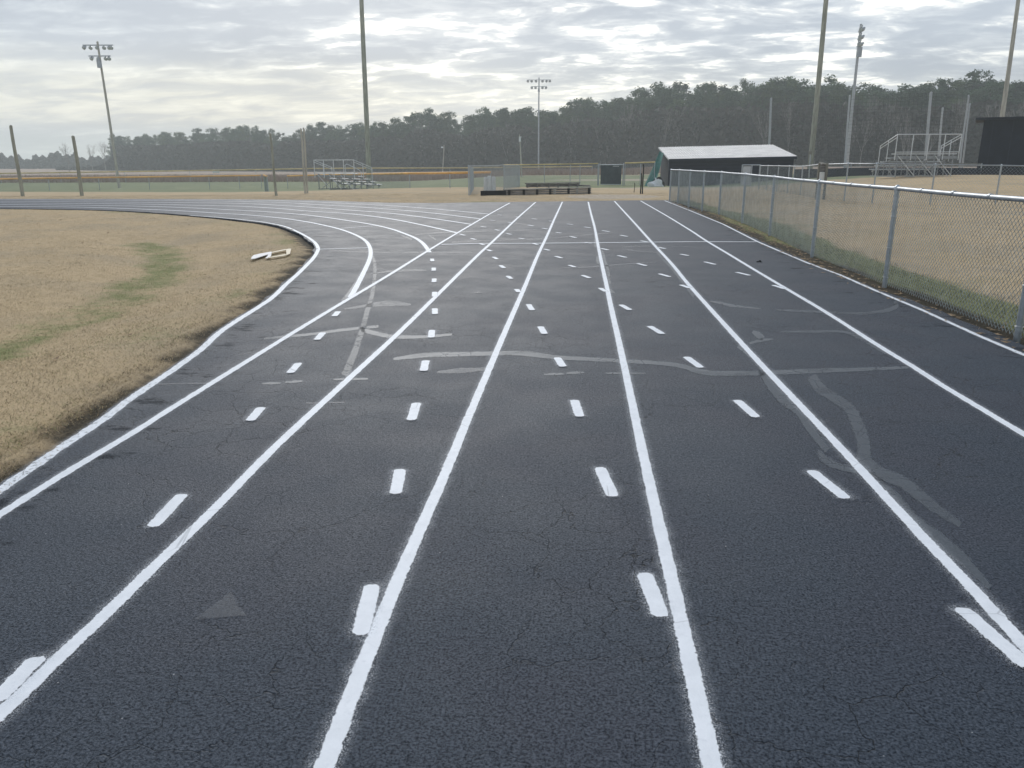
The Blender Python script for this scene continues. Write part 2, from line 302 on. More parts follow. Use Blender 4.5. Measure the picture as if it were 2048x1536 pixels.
def tag(o, label=None, cat=None, group=None, kind=None):
    for k, v in (('label', label), ('category', cat), ('group', group), ('kind', kind)):
        if v: o[k] = v
    return o
def thing(name, loc, label, cat, group=None):
    o = bpy.data.objects.new(name, None); COL.objects.link(o); o.location = tuple(map(float, loc)); o.empty_display_size = .2
    o.matrix_world = Matrix.Translation(o.location); return tag(o, label, cat, group)
def copy_tree(o, parent=None):
    c = o.copy(); COL.objects.link(c)
    if parent is not None: c.parent = parent
    for ch in list(o.children): copy_tree(ch, c)
    return c
# ------------------------------------------------------------------ ground
def graded(a, b, step, lo, hi, gr=1.14):
    mid = list(np.arange(a, b+1e-6, step)); L = []; s = step; x = a
    while x > lo: s *= gr; x -= s; L.append(x)
    Rr = []; s = step; x = mid[-1]
    while x < hi: s *= gr; x += s; Rr.append(x)
    return np.array(L[::-1]+mid+Rr)
gx = graded(-22, 13, .2, -760, 600); gy = graded(-4, 40, .2, -50, 800)
GX, GY = np.meshgrid(gx, gy); fx, fy = GX.ravel(), GY.ravel()
SWALE = F([(0, 684), (68, 650), (137, 626), (205, 595), (273, 564), (318, 537), (335, 513), (325, 492), (290, 475)])
def masks(x, y):
    ins = inside(x, y, TP); sd = seg_dist(x, y, TP); sd = np.where(ins, -sd, sd)
    n = np.sin(x*1.7+np.sin(y*.9)*2)*np.cos(y*1.3+np.sin(x*.7)*1.6)*.5+.5
    left = x < -2.0
    soilw = np.where(left & (y < 20), .07+.14*n, np.where(x > 2, .20+.2*n, .05))
    soil = 1-sstep(soilw*.6, soilw*1.8, sd)
    soil = np.where((y > 29) & (x > -40) & (x < 3.4), 0.7*(1-sstep(.02, .1, sd)), soil)
    soil = np.maximum(soil, np.where(left & (y < 22), (.46-.14*n)*(1-sstep(.1, 1.7, sd)), 0))
    sw = seg_dist(x, y, SWALE, False)
    n2_ = np.sin(x*4.3+2*np.sin(y*2.9))*np.cos(y*3.7+1.5*np.sin(x*3.1)); green = .70*(1-sstep(-.1, 1.05, sw+.5*(n-.5)))*(.85+.2*n+.24*n2_)
    green = np.maximum(green, np.where(left, .6*(1-sstep(.1, 1.5+.7*n, sd))*sstep(.1, .35, sd)*(.35+.8*n), 0))
    # weeds along the foot of the right-hand fence
    fd = seg_dist(x, y, FENCE_XY, False)
    green = np.maximum(green, np.where(x > 3.2, 1.15*(1-sstep(.55, 1.15+.3*n, fd))*sstep(-.05, .10, sd), 0))
    green = np.maximum(green, np.where(x > 3.2, .55*n*(1-sstep(1.0, 6, fd)), 0))
    field = sstep(60, 66, y+.25*(x+20))*(1-sstep(118, 128, y))*(1-sstep(18, 26, x))
    green = np.maximum(green, .5*sstep(40, 50, y)*(x < 12)*n)
    brush = sstep(126, 138, y)
    d1 = np.hypot((x-1.6)/3.0, (y-37.5)/3.6); d2 = np.hypot((x-7)/9.0, (y-54)/7.0)
    dirt = np.maximum(1.0*(1-sstep(.4, 1.1, d1)), .55*(1-sstep(.5, 1.1, d2)))
    dirt = np.maximum(dirt, .9*(1-sstep(.5, 1, np.hypot((x-8)/16, (y-95)/9))))
    dirt = np.maximum(dirt, .75*(1-sstep(.5, 1., np.abs(y-75+.0*x)/.9))*(x < -55))
    rt = np.where((x > 3.2), (1-sstep(.1, .3, np.abs(sd-.33)))*.65*n, 0)   # sandy scrape by the fence
    dirt = np.maximum(dirt, rt*(y < 14))
    return ins, sd, green, soil, field, brush, dirt, n, sw
FENCE_XY = F([(2034, 678), (1769, 572), (1624, 513.6), (1539, 471.6), (1484, 447), (1437.5, 429.6), (1404, 422), (1377, 414), (1355.5, 406), (1339, 402)])
FENCE_XY = [(4.22, 1.2), (4.2, 4.3)] + FENCE_XY
ins, sd, green, soil, field, brush, dirt, nn, sw = masks(fx, fy)
def ground_z(x, y, sd, sw):
    z = base_z(x, y)
    near = (np.abs(x) < 60) & (y < 60)
    bumpy = .018*np.sin(x*3.1+1.3*np.sin(y*1.1))*np.cos(y*2.7+np.sin(x*1.9))+.03*np.sin(x*.6+.4)*np.cos(y*.5)
    z = z+np.where(near, bumpy*sstep(.3, 1.2, sd), 0)
    z = z-.13*(1-sstep(.1, 1.6, sw))
    return z-.075*(1-sstep(-.1, .32, sd))
fz = ground_z(fx, fy, sd, sw)
nx, ny = len(gx), len(gy); ii = np.arange(nx*ny).reshape(ny, nx)
quads = np.stack([ii[:-1, :-1], ii[:-1, 1:], ii[1:, 1:], ii[1:, :-1]], -1).reshape(-1, 4)
gr = raw('ground', np.stack([fx, fy, fz], 1), quads, 'ground', attrs=dict(green=green, soil=soil, field=field, brush=brush, dirt=dirt))
gr.data.polygons.foreach_set('use_smooth', [True]*len(gr.data.polygons)); tag(gr, kind='structure')
# ------------------------------------------------------------------ track and markings
from mathutils.geometry import delaunay_2d_cdt
def track_mesh():
    P = []
    for i in range(len(TRACK)):
        a = np.array(TRACK[i]); b = np.array(TRACK[(i+1) % len(TRACK)]); n = max(1, int(np.linalg.norm(b-a)/.35))
        for k in range(n):
            q = a+(b-a)*k/n; w = .02*math.sin(q[0]*9+q[1]*7)+.015*math.sin(q[0]*23-q[1]*17); P.append((q[0]+w, q[1]+w*.8))
    P = np.array(P); gxs, gys = np.meshgrid(np.arange(-44, 4.4, .4), np.arange(-6.8, 34, .4)); gxs, gys = gxs.ravel(), gys.ravel()
    ok = inside(gxs, gys, P); ok &= seg_dist(gxs, gys, TP) > .15
    pts = [Vector(p) for p in P]+[Vector((x, y)) for x, y in zip(gxs[ok], gys[ok])]; n = len(P)
    v, e, f, *_ = delaunay_2d_cdt(pts, [(i, (i+1) % n) for i in range(n)], [list(range(n))], 1, 1e-5)
    V = np.array([(q.x, q.y, 0.0) for q in v]); T = [t for t in f if len(t) == 3]
    d = seg_dist(V[:, 0], V[:, 1], TP[:-1], False)
    e_ = np.where((V[:, 1] < 24) & ((V[:, 0] < -1) | (V[:, 0] > 2)), 1-np.clip(d/1.3, 0, 1), .5*(1-np.clip(d/.5, 0, 1)))
    # skirt
    bv = np.array([(p[0], p[1], 0.0) for p in P]); b0 = len(V); V2 = np.vstack([V, bv, bv-[0, 0, .12]])
    Q = []
    for i in range(n):
        j = (i+1) % n; Q += [(b0+i, b0+n+i, b0+n+j), (b0+i, b0+n+j, b0+j)]
    return raw('running_track', V2, np.array(T+Q), 'asphalt', attrs=dict(edge=np.concatenate([e_, np.ones(2*n)])))
track = tag(track_mesh(), kind='structure')
def strip(name, pts, hw, z, m, margin=.12, wear=None, hl=None, step=.12, taper=None):
    """a painted or sealed strip on the track: pts are ground points; hw half width in metres (scalar or list)"""
    P = np.array(pts, float); seg = np.hypot(*np.diff(P, axis=0).T); s = np.concatenate([[0], np.cumsum(seg)]); L = s[-1]
    if hl is None: q = np.linspace(0, L, max(3, int(L/step))); Q = np.stack([np.interp(q, s, P[:, k]) for k in (0, 1)], 1); sv = np.zeros(len(q)); hlv = np.full(len(q), 9.0)
    else:
        d0 = (P[1]-P[0])/seg[0]; P = np.array([P[0]-d0*margin, P[1]+d0*margin]); q = np.linspace(0, L, 5); Q = np.array([P[0]+(P[1]-P[0])*t for t in np.linspace(0, 1, 5)])
        sv = np.linspace(-L/2-margin, L/2+margin, 5); hlv = np.full(5, L/2)
    h = np.full(len(Q), hw, float) if np.isscalar(hw) else np.interp(q, np.linspace(0, L, len(hw)), hw)
    t = np.gradient(Q, axis=0); t /= np.linalg.norm(t, axis=1)[:, None]+1e-9; nrm = np.stack([-t[:, 1], t[:, 0]], 1)
    isp = m == 'paint'; W = (h+margin) if isp else h*1.25
    A = Q+nrm*W[:, None]; B = Q-nrm*W[:, None]; n = len(Q)
    V = np.zeros((2*n, 3)); V[0::2, :2] = A; V[1::2, :2] = B; V[:, 2] = z
    Fq = [(2*i, 2*i+1, 2*i+3, 2*i+2) for i in range(n-1)]
    if isp:
        w_ = np.zeros(n) if wear is None else (np.full(n, wear, float) if np.isscalar(wear) else np.interp(q, s, wear))
        at_ = dict(d=np.stack([W, -W], 1).ravel(), hw=np.repeat(h, 2), s=np.repeat(sv, 2), hl=np.repeat(hlv, 2), wear=np.repeat(w_, 2))
    else: at_ = dict(d=np.stack([np.full(n, 1.25), np.full(n, -1.25)], 1).ravel())
    return raw(name, V, np.array(Fq), m, parent=track, attrs=at_)
L0 = [(-60, 1026), (0, 981), (58.6, 940), (140.6, 884), (211, 837), (264, 796), (346, 740.6), (404, 698), (448, 658.6), (539, 600), (571, 570), (594, 549.7), (612, 532), (626.5, 516.7), (634.5, 504), (636, 495.5), (629.4, 485), (616, 475), (597, 464.7), (574, 454.5), (550, 448.6), (524, 444), (494.6, 440.5), (440, 435.3), (380, 431)]
LA = [(-120, 411.2), (0, 412.8), (171, 414.6), (342, 420.8), (444, 427.0), (480, 429), (524, 432.5), (568, 437), (612, 443.5), (648.5, 450.8), (678, 458), (705.6, 467.6), (727.5, 479), (738, 491), (741.5, 505.7), (738, 522), (727.5, 545), (714, 571.6), (701, 595)]
LB = [(-120, 408), (0, 409), (256, 412), (384, 416), (480, 420.8), (553, 425), (626.5, 431.7), (700, 442), (748, 450), (780, 457.4), (802, 464.7), (828, 475), (843, 484.5), (852, 494), (859, 505)]
LC = [(-120, 405.2), (0, 405.8), (256, 408), (384, 410.5), (480, 412.7), (553, 417), (626.5, 423), (702.6, 428), (780, 437.6), (853, 452), (914, 466)]
LD = [(-120, 402.4), (0, 402.7), (256, 404.5), (384, 405.6), (480, 407), (553, 410.5), (626.5, 415), (700, 420.5), (780, 426.6), (868, 437.6), (943, 449)]
LE = [(-120, 400), (0, 400), (256, 401), (384, 401.8), (480, 403), (568, 405.4), (626.5, 409), (700, 413), (780, 418.6), (868, 426.6), (963, 438.3)]
LF = [(-120, 398.4), (0, 398.5), (384, 399), (480, 400), (553, 401.4), (626.5, 404), (700, 407.3), (780, 411.5), (868, 418), (979, 428.5)]
wl0 = F(L0); strip('lane_line', [(-2.72, -4), (-2.76, 1.5)]+smooth_poly(wl0, 3), .034, .0035, 'paint', wear=[.3]*2+list(np.interp(np.arange(len(wl0)*3-2)/3, [0, 3, 6, 8, 11, 14, 20, 25], [.8, .7, .5, .25, .1, 0, .2, .5])))
for pts, hw in ((LA, (.055, .05, .045, .038, .036)), (LB, (.055, .05, .045, .04)), (LC, (.055, .05, .045)), (LD, (.055, .05, .045)), (LE, (.055, .05, .045)), (LF, (.055, .05, .045))):
    strip('lane_line', smooth_poly(F(pts), 3), hw, .0040, 'paint', wear=.05)
STR = [  # the long straight lines
 [(0, 1030.7), (123, 951.6), (263.7, 869.5), (322, 831.5), (410, 775.8), (500, 719.6), (607, 653), (693, 601.5), (780, 550.5), (857.6, 501), (914.8, 466), (982, 426.6), (1020, 406)],
 [(0, 1431), (70, 1366), (144, 1293), (209.4, 1234.4), (327.5, 1117), (430, 1019.5), (543, 898), (650, 801), (715, 743), (801, 666), (887, 580), (956, 510), (985, 484), (1036, 435), (1071.5, 404.6)],
 [(657, 1536), (683.5, 1450), (736, 1307.6), (792, 1164), (846, 1045), (900, 926), (935, 838), (973, 750), (1017, 648), (1051, 571.6), (1074.5, 511.6), (1094.6, 472), (1109, 438.3), (1124.7, 404)],
 [(1427, 1536), (1370, 1275), (1331, 1105), (1308.7, 1010), (1278, 876.5), (1245.7, 721), (1222, 618), (1211.5, 566), (1204.5, 535), (1195.7, 489.6), (1190, 454.5), (1182.5, 429.5), (1176.3, 404)],
 [(2048, 1289), (1990, 1225), (1924, 1154), (1850.5, 1080), (1776, 1000), (1685.7, 902), (1582, 795), (1488.6, 698), (1376, 571.6), (1343.7, 527.7), (1305.6, 486.7), (1270.4, 447), (1247, 422), (1228.5, 402.5)],
 [(2048, 869.4), (1950, 812), (1874, 767), (1830, 737), (1776.4, 705), (1728, 674), (1682, 642.7), (1629, 610), (1576.4, 580),  (1504.5, 538), (1453, 507), (1409, 481), (1380, 460.2), (1329, 428.8), (1281, 402)],
 [(2048, 711), (1968, 677), (1894.5, 644), (1842, 620), (1748, 580.6), (1680, 550.4), (1614, 526), (1566, 505.7), (1514.8, 483.7), (1446, 448.6), (1380, 421.5), (1329, 401.4)]]
for i, pts in enumerate(STR):
    w = F(pts); X = np.array([q[0] for q in w]); Y = np.array([q[1] for q in w])
    if i < 6: tr_ = np.polyval(np.polyfit(Y, X, 2), Y); X = tr_+.55*(X-tr_); w = smooth_poly(list(zip(X, Y)), 4)
    w = [(w[0][0], -3.0)]+w if i < 6 else [(4.02, -3), (3.93, 3)]+w
    strip('lane_line', w, .0285 if i < 6 else .025, .0055, 'paint', wear=([.4, .4, .4]+[.25]*(len(w)-3)) if i == 6 else (.12 if i == 0 else .0))
for pts, hw in (([(639, 499), (736, 496)], .028), ([(882.5, 489.4), (948.5, 487.4), (1080, 486.8), (1240, 485.3), (1380, 483.7), (1512, 484)], .040), ([(682, 457), (748, 452)], .028)):
    strip('cross_line', F(pts), hw, .0048, 'paint')
DASH = [((78, 1316), (-12, 1408)), ((366, 990), (305, 1056)), ((523, 816), (500, 843)), ((598, 727), (580, 747)), ((646.5, 666), (633.5, 680.5)), ((677, 623.6), (668.6, 633.3)),
 ((745, 1171), (721, 1273)), ((801, 940), (791, 990)), ((833, 807), (823, 842)), ((852, 722), (847, 743)), ((864, 661), (862.5, 676)), ((869.6, 617.6), (870, 629)), ((869.5, 584.5), (869, 594)), ((868.6, 557.7), (868, 565)), ((867.4, 536), (867.4, 542)), ((864, 518), (864.8, 523)),
 ((919.6, 468.6), (930, 471.2)), ((941.9, 477.2), (951.4, 479.7)), ((960.5, 487.9), (969, 490.3)), ((974.5, 499.8), (982.5, 503)), ((986.8, 514.4), (994.4, 519)), ((1000.8, 531.2), (1008.3, 536.6)), ((1014.7, 552.5), (1022.8, 558.3)), ((1032.5, 579), (1038, 585)), ((1057, 609.4), (1064.5, 621.3)), ((1080.4, 654), (1089.6, 668.8)), ((1114, 716), (1126, 734.6)), ((1148.5, 801.5), (1160, 835)), ((1199, 936.4), (1226, 995.4)), ((1288, 1148), (1323, 1237)),
 ((961.6, 453.4), (972, 454.8)), ((990, 459.7), (999, 461.4)), ((1013, 467.4), (1023, 469.3)), ((1037.8, 476.8), (1048, 478.4)), ((1065.5, 487), (1075.5, 489.8)), ((1088.5, 498.6), (1098.7, 501.4)), ((1111.2, 513), (1123.6, 516.8)), ((1138.4, 530.8), (1149.7, 534.8)), ((1164.5, 551), (1179.5, 556.8)), ((1200, 576.8), (1212, 584)), ((1241.4, 610.2), (1259.6, 620.8)), ((1299, 653.4), (1324.4, 668.8)), ((1372, 714.8), (1402, 736.5)), ((1473.4, 801.5), (1512.5, 836)), ((1621, 942.5), (1691.5, 999)), ((1921, 1218), (2058, 1338)),
 ((980.3, 440.6), (990.7, 441.5)), ((1016.8, 445), (1024.6, 446)), ((1056, 450.4), (1067, 452.2)), ((1084.4, 456.7), (1095.4, 458.5)), ((1112, 465), (1122.5, 466.6)), ((1140.8, 473.3), (1152.3, 476)), ((1170.3, 485.1), (1182.3, 487)), ((1202, 497.3), (1216.5, 500.5)), ((1235.5, 511.5), (1252.7, 515.5)), ((1275.2, 527.6), (1292.7, 532.2)), ((1318.5, 548.2), (1339.6, 554.3)), ((1361, 570.3), (1380, 577)),
 ((994.6, 429.9), (1004, 430.7)), ((1030.5, 433.8), (1037, 434.5)), ((1062.7, 437.6), (1073.7, 438.7)), ((1099, 442), (1104, 442.7)), ((1133.5, 448.3), (1146, 449.7)), ((1168.6, 454.3), (1181, 455.9)), ((1204.5, 461.6), (1218.4, 463.7)), ((1240.6, 470.7), (1254.8, 473.4)), ((1280.9, 481.9), (1294.4, 484.1)), ((1316.2, 494.9), (1330.6, 497.9)), ((1361, 508.8), (1377, 511.8)), ((1409, 524.2), (1430.6, 529.5)), ((1472.8, 545), (1499.5, 551.5)), ((1546, 571), (1570, 578.6))]
for a, b in DASH:
    strip('dash_mark', F([a, b]), .0325, .0062, 'paint', margin=.09, hl=1)
def px_strip(m, pts, hwpx, z=.002):
    """a sealed crack traced along its middle; its half width is measured square to it"""
    W = []; C = smooth_poly([tuple(p) for p in pts], 3) if len(pts) > 2 else pts
    n = len(C); hs = [hwpx]*n if np.isscalar(hwpx) else list(np.interp(np.linspace(0, 1, n), np.linspace(0, 1, len(hwpx)), hwpx))
    for i in range(n):
        a = np.array(C[max(i-1, 0)]); b = np.array(C[min(i+1, n-1)]); t = (b-a)/np.linalg.norm(b-a); nr = np.array([-t[1], t[0]])
        p = np.array(flat(*(np.array(C[i])+nr*hs[i]))); q = np.array(flat(*(np.array(C[i])-nr*hs[i])))
        W.append((p, q))
    V = []
    for p, q in W: c = (p+q)/2; e = (p-q)/2*1.25; V += [(*(c+e), z), (*(c-e), z)]
    Fq = [(2*i, 2*i+1, 2*i+3, 2*i+2) for i in range(n-1)]
    return raw('sealed_crack', np.array(V), np.array(Fq), m, parent=track, attrs=dict(d=[1.25, -1.25]*n))
SEAL = [('seal', [(787, 718.6), (822, 714), (865, 710), (940, 708.5), (1017, 706.5), (1064, 709), (1111, 715), (1164, 718), (1251.6, 722.6), (1351, 730), (1398, 743), (1442, 747.5), (1513, 746.7), (1651, 741.5), (1755, 738), (1817, 735)], [3, 5, 5.5, 5, 5, 6, 5, 4.5, 4.5, 5, 7, 6, 6, 5, 4, 3]),
 ('seal', [(528, 678), (575, 673.5), (629, 668), (682.6, 660.6), (757, 653)], [2, 3, 3, 3.5, 3]), ('seal', [(723.4, 659), (743, 665), (779, 673), (811.5, 674.5), (854.5, 673.5), (904, 669)], [5, 5, 4.5, 4, 3.5, 2.5]),
 ('seal_cracked', [(745, 511.6), (749.5, 529), (749.5, 551), (744, 592), (736, 616.5), (727.7, 649), (717, 683), (706, 713), (690, 752)], [2.5, 3.5, 4, 5, 6, 6, 7, 8, 9]),
 ('faint', [(689, 618.7), (725.6, 613), (775, 607), (822, 609)], [1.5, 3, 7, 2]), ('seal', [(727, 541), (712, 566), (699, 586), (685, 603)], [2, 3.5, 4, 4.5]),
 ('seal', [(524, 768), (542, 767), (561, 766.4)], [1.6, 3, 1.6]), ('seal', [(570, 765), (588, 764), (605, 762.6)], [1.6, 3, 1.6]), ('seal', [(667, 759.5), (700, 758.5), (736, 758)], [1.6, 3, 2]), ('seal', [(1088, 749.5), (1108, 748.6), (1128, 748)], [1.6, 3, 1.8]), ('seal', [(1133, 747), (1150, 746), (1168, 745.4)], [1.8, 3, 1.8]), ('seal', [(1211, 747), (1250, 746.8), (1291, 747.6)], [1.5, 2.6, 1.8]),
 ('seal', [(1203, 500), (1207.4, 511.6), (1210, 522), (1216, 540), (1220, 568)], [2.5, 3.5, 3, 3.5, 3]), ('seal', [(1195, 513), (1195.5, 520), (1197, 528)], [3, 4.5, 3]), ('seal', [(1216, 579), (1222, 582.5), (1229, 585)], [3, 4, 1.5]),
 ('seal', [(1189, 473), (1190.5, 484), (1191, 495)], [1.5, 3, 3]), ('seal_dark', [(1314.4, 505.7), (1329, 522), (1343.7, 536.5), (1380, 583), (1388, 594)], [2.5, 3, 3.5, 4, 5]),
 ('seal', [(1419.5, 603), (1440, 606), (1457.5, 610.5), (1485, 614), (1522, 617.5)], [1.5, 3, 3.5, 2.5, 1.5]), ('seal_dark', [(1552.6, 620.5), (1616.6, 623), (1685.7, 626.4), (1737.5, 626.7), (1775, 621), (1793, 612), (1789, 603)], [2, 3, 3, 3.5, 5, 6, 4]),
 ('seal_dark', [(1561, 663.7), (1634, 663.7), (1685.7, 663.7), (1720, 677), (1772, 706)], [2, 3, 3, 4, 5]), ('seal', [(1505, 664), (1516, 670), (1527, 677)], [4, 8, 6]), ('seal', [(1546, 679), (1527, 680.5), (1499, 687)], [2, 4, 3]), ('seal', [(1476, 692), (1490, 702), (1508, 717)], [5, 6, 4]),
 ('seal_dark', [(1522, 733), (1536, 765), (1566, 799), (1598, 824), (1625, 865), (1655, 902)], [7, 9, 12, 10, 9, 8]), ('seal_dark', [(1638, 900), (1643, 914), (1660, 926), (1688, 937), (1714, 944)], [4, 8, 9, 7, 4]),
 ('seal_dark', [(1623.5, 752), (1637, 774), (1672, 798.5), (1699.5, 819), (1717, 854), (1727, 888), (1731, 926), (1762, 947), (1806.7, 966), (1858.5, 1007), (1920.8, 1051)], [12, 13, 11, 13, 15, 16, 17, 15, 14, 13, 7]),
 ('seal_dark', [(1737, 948), (1789, 996), (1824, 1039), (1893, 1092), (1931, 1124), (1980, 1176)], [8, 13, 15, 16, 12, 6]),
 ('faint', [(831, 470), (882.5, 465.4), (978, 462.5), (1073, 459.6)], [.8, 1.4, 1, .7]), ('faint', [(904.5, 484.5), (970, 481.5), (1080, 478), (1168, 470.4), (1223.5, 466)], [1.4, 1, 1.2, 1.4, 1]), ('faint', [(809, 505), (880, 504.6), (943, 505)], .9), ('faint', [(660, 499.5), (700, 503.6), (780, 505)], .9),
 ('faint', [(1122.5, 535.3), (1182.5, 534.3), (1241, 529), (1314, 524)], [1, 1.5, 1.4, .8]), ('faint', [(1299.7, 491.8), (1263, 493.3), (1244, 496.5), (1270.4, 502), (1314, 505.5)], [.9, 1.2, 1.6, 1.4, 1]), ('faint', [(1314, 492.3), (1350, 492.8), (1388, 493.5)], .8),
 ('faint', [(740.7, 548), (780, 543), (809, 541), (853, 540.6)], [.6, 2.2, 3, .8]), ('faint', [(1030, 446), (1055, 450)], 1.2), ('faint', [(874, 745), (920, 742), (975, 738)], [2, 6, 3]), ('faint', [(858, 471), (866, 476), (872, 480)], [1, 2, 1]), ('faint', [(802, 471.5), (814, 475), (823, 480)], [1, 2, 2]),
 ('faint', [(500, 706), (470, 712)], 1), ('faint', [(300, 770), (350, 768), (420, 767)], 1.2), ('faint', [(612, 807), (650, 806), (690, 805)], 1.2)]
for m, pts, h in SEAL: px_strip(m, pts, h)
def px_patch(pts, z=.003):
    w = F(pts); c = np.mean(w, axis=0); V = [(*c, z)]+[(*(c+(np.array(q)-c)*1.1), z) for q in w]; n = len(w)
    return raw('sealed_patch', np.array(V), np.array([(0, 1+i, 1+(i+1) % n) for i in range(n)]), 'patch', parent=track, attrs=dict(d=[0.0]+[.88]*n))
px_patch([(460.8, 1187.5), (474, 1208), (488.6, 1231.5), (440, 1235.5), (392, 1239), (428, 1212)]); px_patch([(941, 587.5), (955, 583), (967, 586.5)])
# ------------------------------------------------------------------ fences
def fence(name, label, pts, H, post_r=.03, rail_r=.022, pitch=.075, wire_r=.0019, mats=('galv', 'galv_rail', 'wire'), ties=False, skip=(), group=None, posts=None, lean=0.0, mesh=True, cap=None):
    """chain link fence along ground points; each panel is woven wire cut to the panel"""
    P = [np.array((*p, gnd(*p))) if len(p) == 2 else np.array(p, float) for p in pts]; Hs = [H]*len(P) if np.isscalar(H) else H
    root = thing(name, P[0], label, 'fence', group)
    for i, p in enumerate(P):
        if i in skip: continue
        b = MB().tube([p-[0, 0, .2], p+[0, 0, Hs[i]-.01]], post_r, 10); b.lathe(p+[0, 0, Hs[i]-.03], [(post_r*1.25, 0), (post_r*1.3, .03), (post_r*.8, .06), (.004, .075)], 10)
        po = b.build('post', mats[0], root, True)
        if ties:
            for z in (.12, .5, .9):
                c = MB(); ring = [p+[post_r*1.12*math.cos(a), post_r*1.12*math.sin(a), z+.004*math.sin(a*2)] for a in np.linspace(0, 2*math.pi, 13)]; c.tube(ring, .0035, 5); o = c.build('tie_wire', 'alu', root, True); o.parent = po; o.location = (0, 0, 0)
    tops = [p+[0, 0, h-.005] for p, h in zip(P, Hs)]
    rl = MB(); fine = []
    for a, b in zip(tops[:-1], tops[1:]):
        for t in np.linspace(0, 1, 5)[:-1]: fine.append(a+(b-a)*t+[0, 0, -.006*math.sin(math.pi*t)])
    fine.append(tops[-1]); rl.tube(fine, rail_r, 10)
    if ties:
        for a, b in zip(tops[:-1], tops[1:]):
            for t in (.02, .28, .52, .77): c = a+(b-a)*t; d = (b-a)/np.linalg.norm(b-a); rl.tube([c-d*.02, c+d*.02], rail_r*1.14, 10)
    rl.build('top_rail', mats[1], root, True)
    if cap:
        cp = MB(); cp.tube([q+np.array([0, 0, .035]) for q in fine], cap[0], 8); cp.build('fence_cap', cap[1], root, True)
    if mesh:
        W = MB(); V = []; Q = []
        for a, b, ha, hb in zip(P[:-1], P[1:], Hs[:-1], Hs[1:]):
            d = (b-a)*[1, 1, 0]; L = np.linalg.norm(d); d /= L; nrm = np.array([-d[1], d[0], 0]); hh = (ha+hb)/2-.03; n = int((L+hh)/pitch)+1
            for fam in (0, 1):
                for k in range(n):
                    u0 = k*pitch-hh if fam == 0 else k*pitch; s0, s1 = 0.0, hh       # wire u = u0 +/- s, s = height
                    if fam == 0: s0 = max(0, -u0); s1 = min(hh, L-u0); ua, ub = u0+s0, u0+s1
                    else: s0 = max(0, u0-L); s1 = min(hh, u0); ua, ub = u0-s0, u0-s1
                    if s1-s0 < .02: continue
                    o = nrm*(.002 if fam else -.002); za = a[2]+(b[2]-a[2])*ua/L; zb = a[2]+(b[2]-a[2])*ub/L
                    pa = np.array([a[0], a[1], 0])+d*ua+o+[0, 0, za+.02+s0]; pb = np.array([a[0], a[1], 0])+d*ub+o+[0, 0, zb+.02+s1]
                    nseg = 1 if not ties else max(1, int((s1-s0)/.3)); i0 = len(V)
                    t = (pb-pa)/np.linalg.norm(pb-pa); x = nrm; y = np.cross(t, x)
                    for q in (pa, pb):
                        for an in (90, 210, 330): V.append(q+wire_r*(math.cos(R_(an))*x+math.sin(R_(an))*y))
                    for e in range(3): e2 = (e+1) % 3; Q.append((i0+e, i0+e2, i0+3+e2, i0+3+e))
        raw('chain_mesh', np.array(V)-P[0], np.array(Q), mats[2], parent=root)
    return root
fence('chain_link_fence', 'low galvanised chain link fence running along the right edge of the track', FENCE_XY, 1.25, .031, .026, .064, .0029, ties=True)
def hitxy(L): return [tuple(hit(*p)[:2]) for p in L]
# second fence behind it, returning from the dugout gate
f2 = [hit(*p) for p in [(1517, 379.5), (1532, 381), (1553, 383.5), (1574, 386.5), (1600, 391), (1632, 397), (1688, 402), (1744, 406.5), (1860, 407.5), (1990, 408.5), (2120, 409.5)]]
fence('chain_link_fence', 'chain link fence across the dry grass in front of the right-hand bleachers', f2, [rise(p, y) for p, y in zip(f2, [331, 331.2, 331.6, 332, 332.4, 328.5, 326.8, 327, 328.6, 330.5, 332.5])], .028, .022, .12, .0024)
# ball field fences with padded caps
fA = [hit(*p) for p in [(-140, 385), (-10, 383.5), (100, 382), (200, 381), (300, 380), (420, 378.8), (480, 378.4), (524, 378)]]
fence('capped_fence', 'chain link outfield fence with bright orange cap tube beyond the left bend', fA, [rise(p, y) for p, y in zip(fA, [360.5, 358.6, 356.8, 355.6, 354.3, 352.6, 351.8, 351.2])], .035, .03, .2, .003, cap=(.085, 'orange'))
fA2 = [hit(*p) for p in [(576, 377.6), (610, 377.4), (690, 377), (746, 376.6), (820, 376), (900, 375.4), (982, 374.5)]]
fence('capped_fence', 'chain link outfield fence with orange cap passing behind the left bleachers', fA2, [rise(p, y) for p, y in zip(fA2, [352.4, 351.2, 349.6, 348.4, 347.3, 346.6, 345])], .035, .03, .2, .003, cap=(.085, 'orange'))
fG = [drop(530, 378, 71), drop(536.5, 380, 67)]
fence('gate_panel', 'short swung-open gate with orange cap in the gap of the outfield fence', fG, [rise(p, y) for p, y in zip(fG, [350.8, 353.4])], .035, .03, .12, .003, cap=(.085, 'orange'))
def farpts(L, D): return [drop(x, 350, d) for x, d in zip(L, D)]
xs = [-160, 0, 120, 250, 380, 512, 629, 746, 900, 1010, 1100, 1184]
fB = farpts(xs, np.linspace(118, 128, len(xs)))
fence('capped_fence', 'distant outfield fence with faded yellow cap along the brush line', fB, [rise(p, y) for p, y in zip(fB, [349.2, 347.2, 345.4, 343.6, 341.6, 339.6, 337.4, 336.6, 336.3, 335.2, 334.2, 333.4])], .04, .035, .3, .004, cap=(.10, 'orange_old'))
fC = [drop(x, 368, d) for x, d in zip([1008, 1039, 1088.5, 1140, 1159.5, 1195], [50, 60, 62, 63, 63.4, 64])]
fence('capped_fence', 'tall chain link fence with faded yellow cap behind the low timber wall', fC, [rise(p, y) for p, y in zip(fC, [331, 330.4, 329.6, 328.8, 328.5, 328])], .03, .028, .12, .0026, cap=(.05, 'orange_old'))
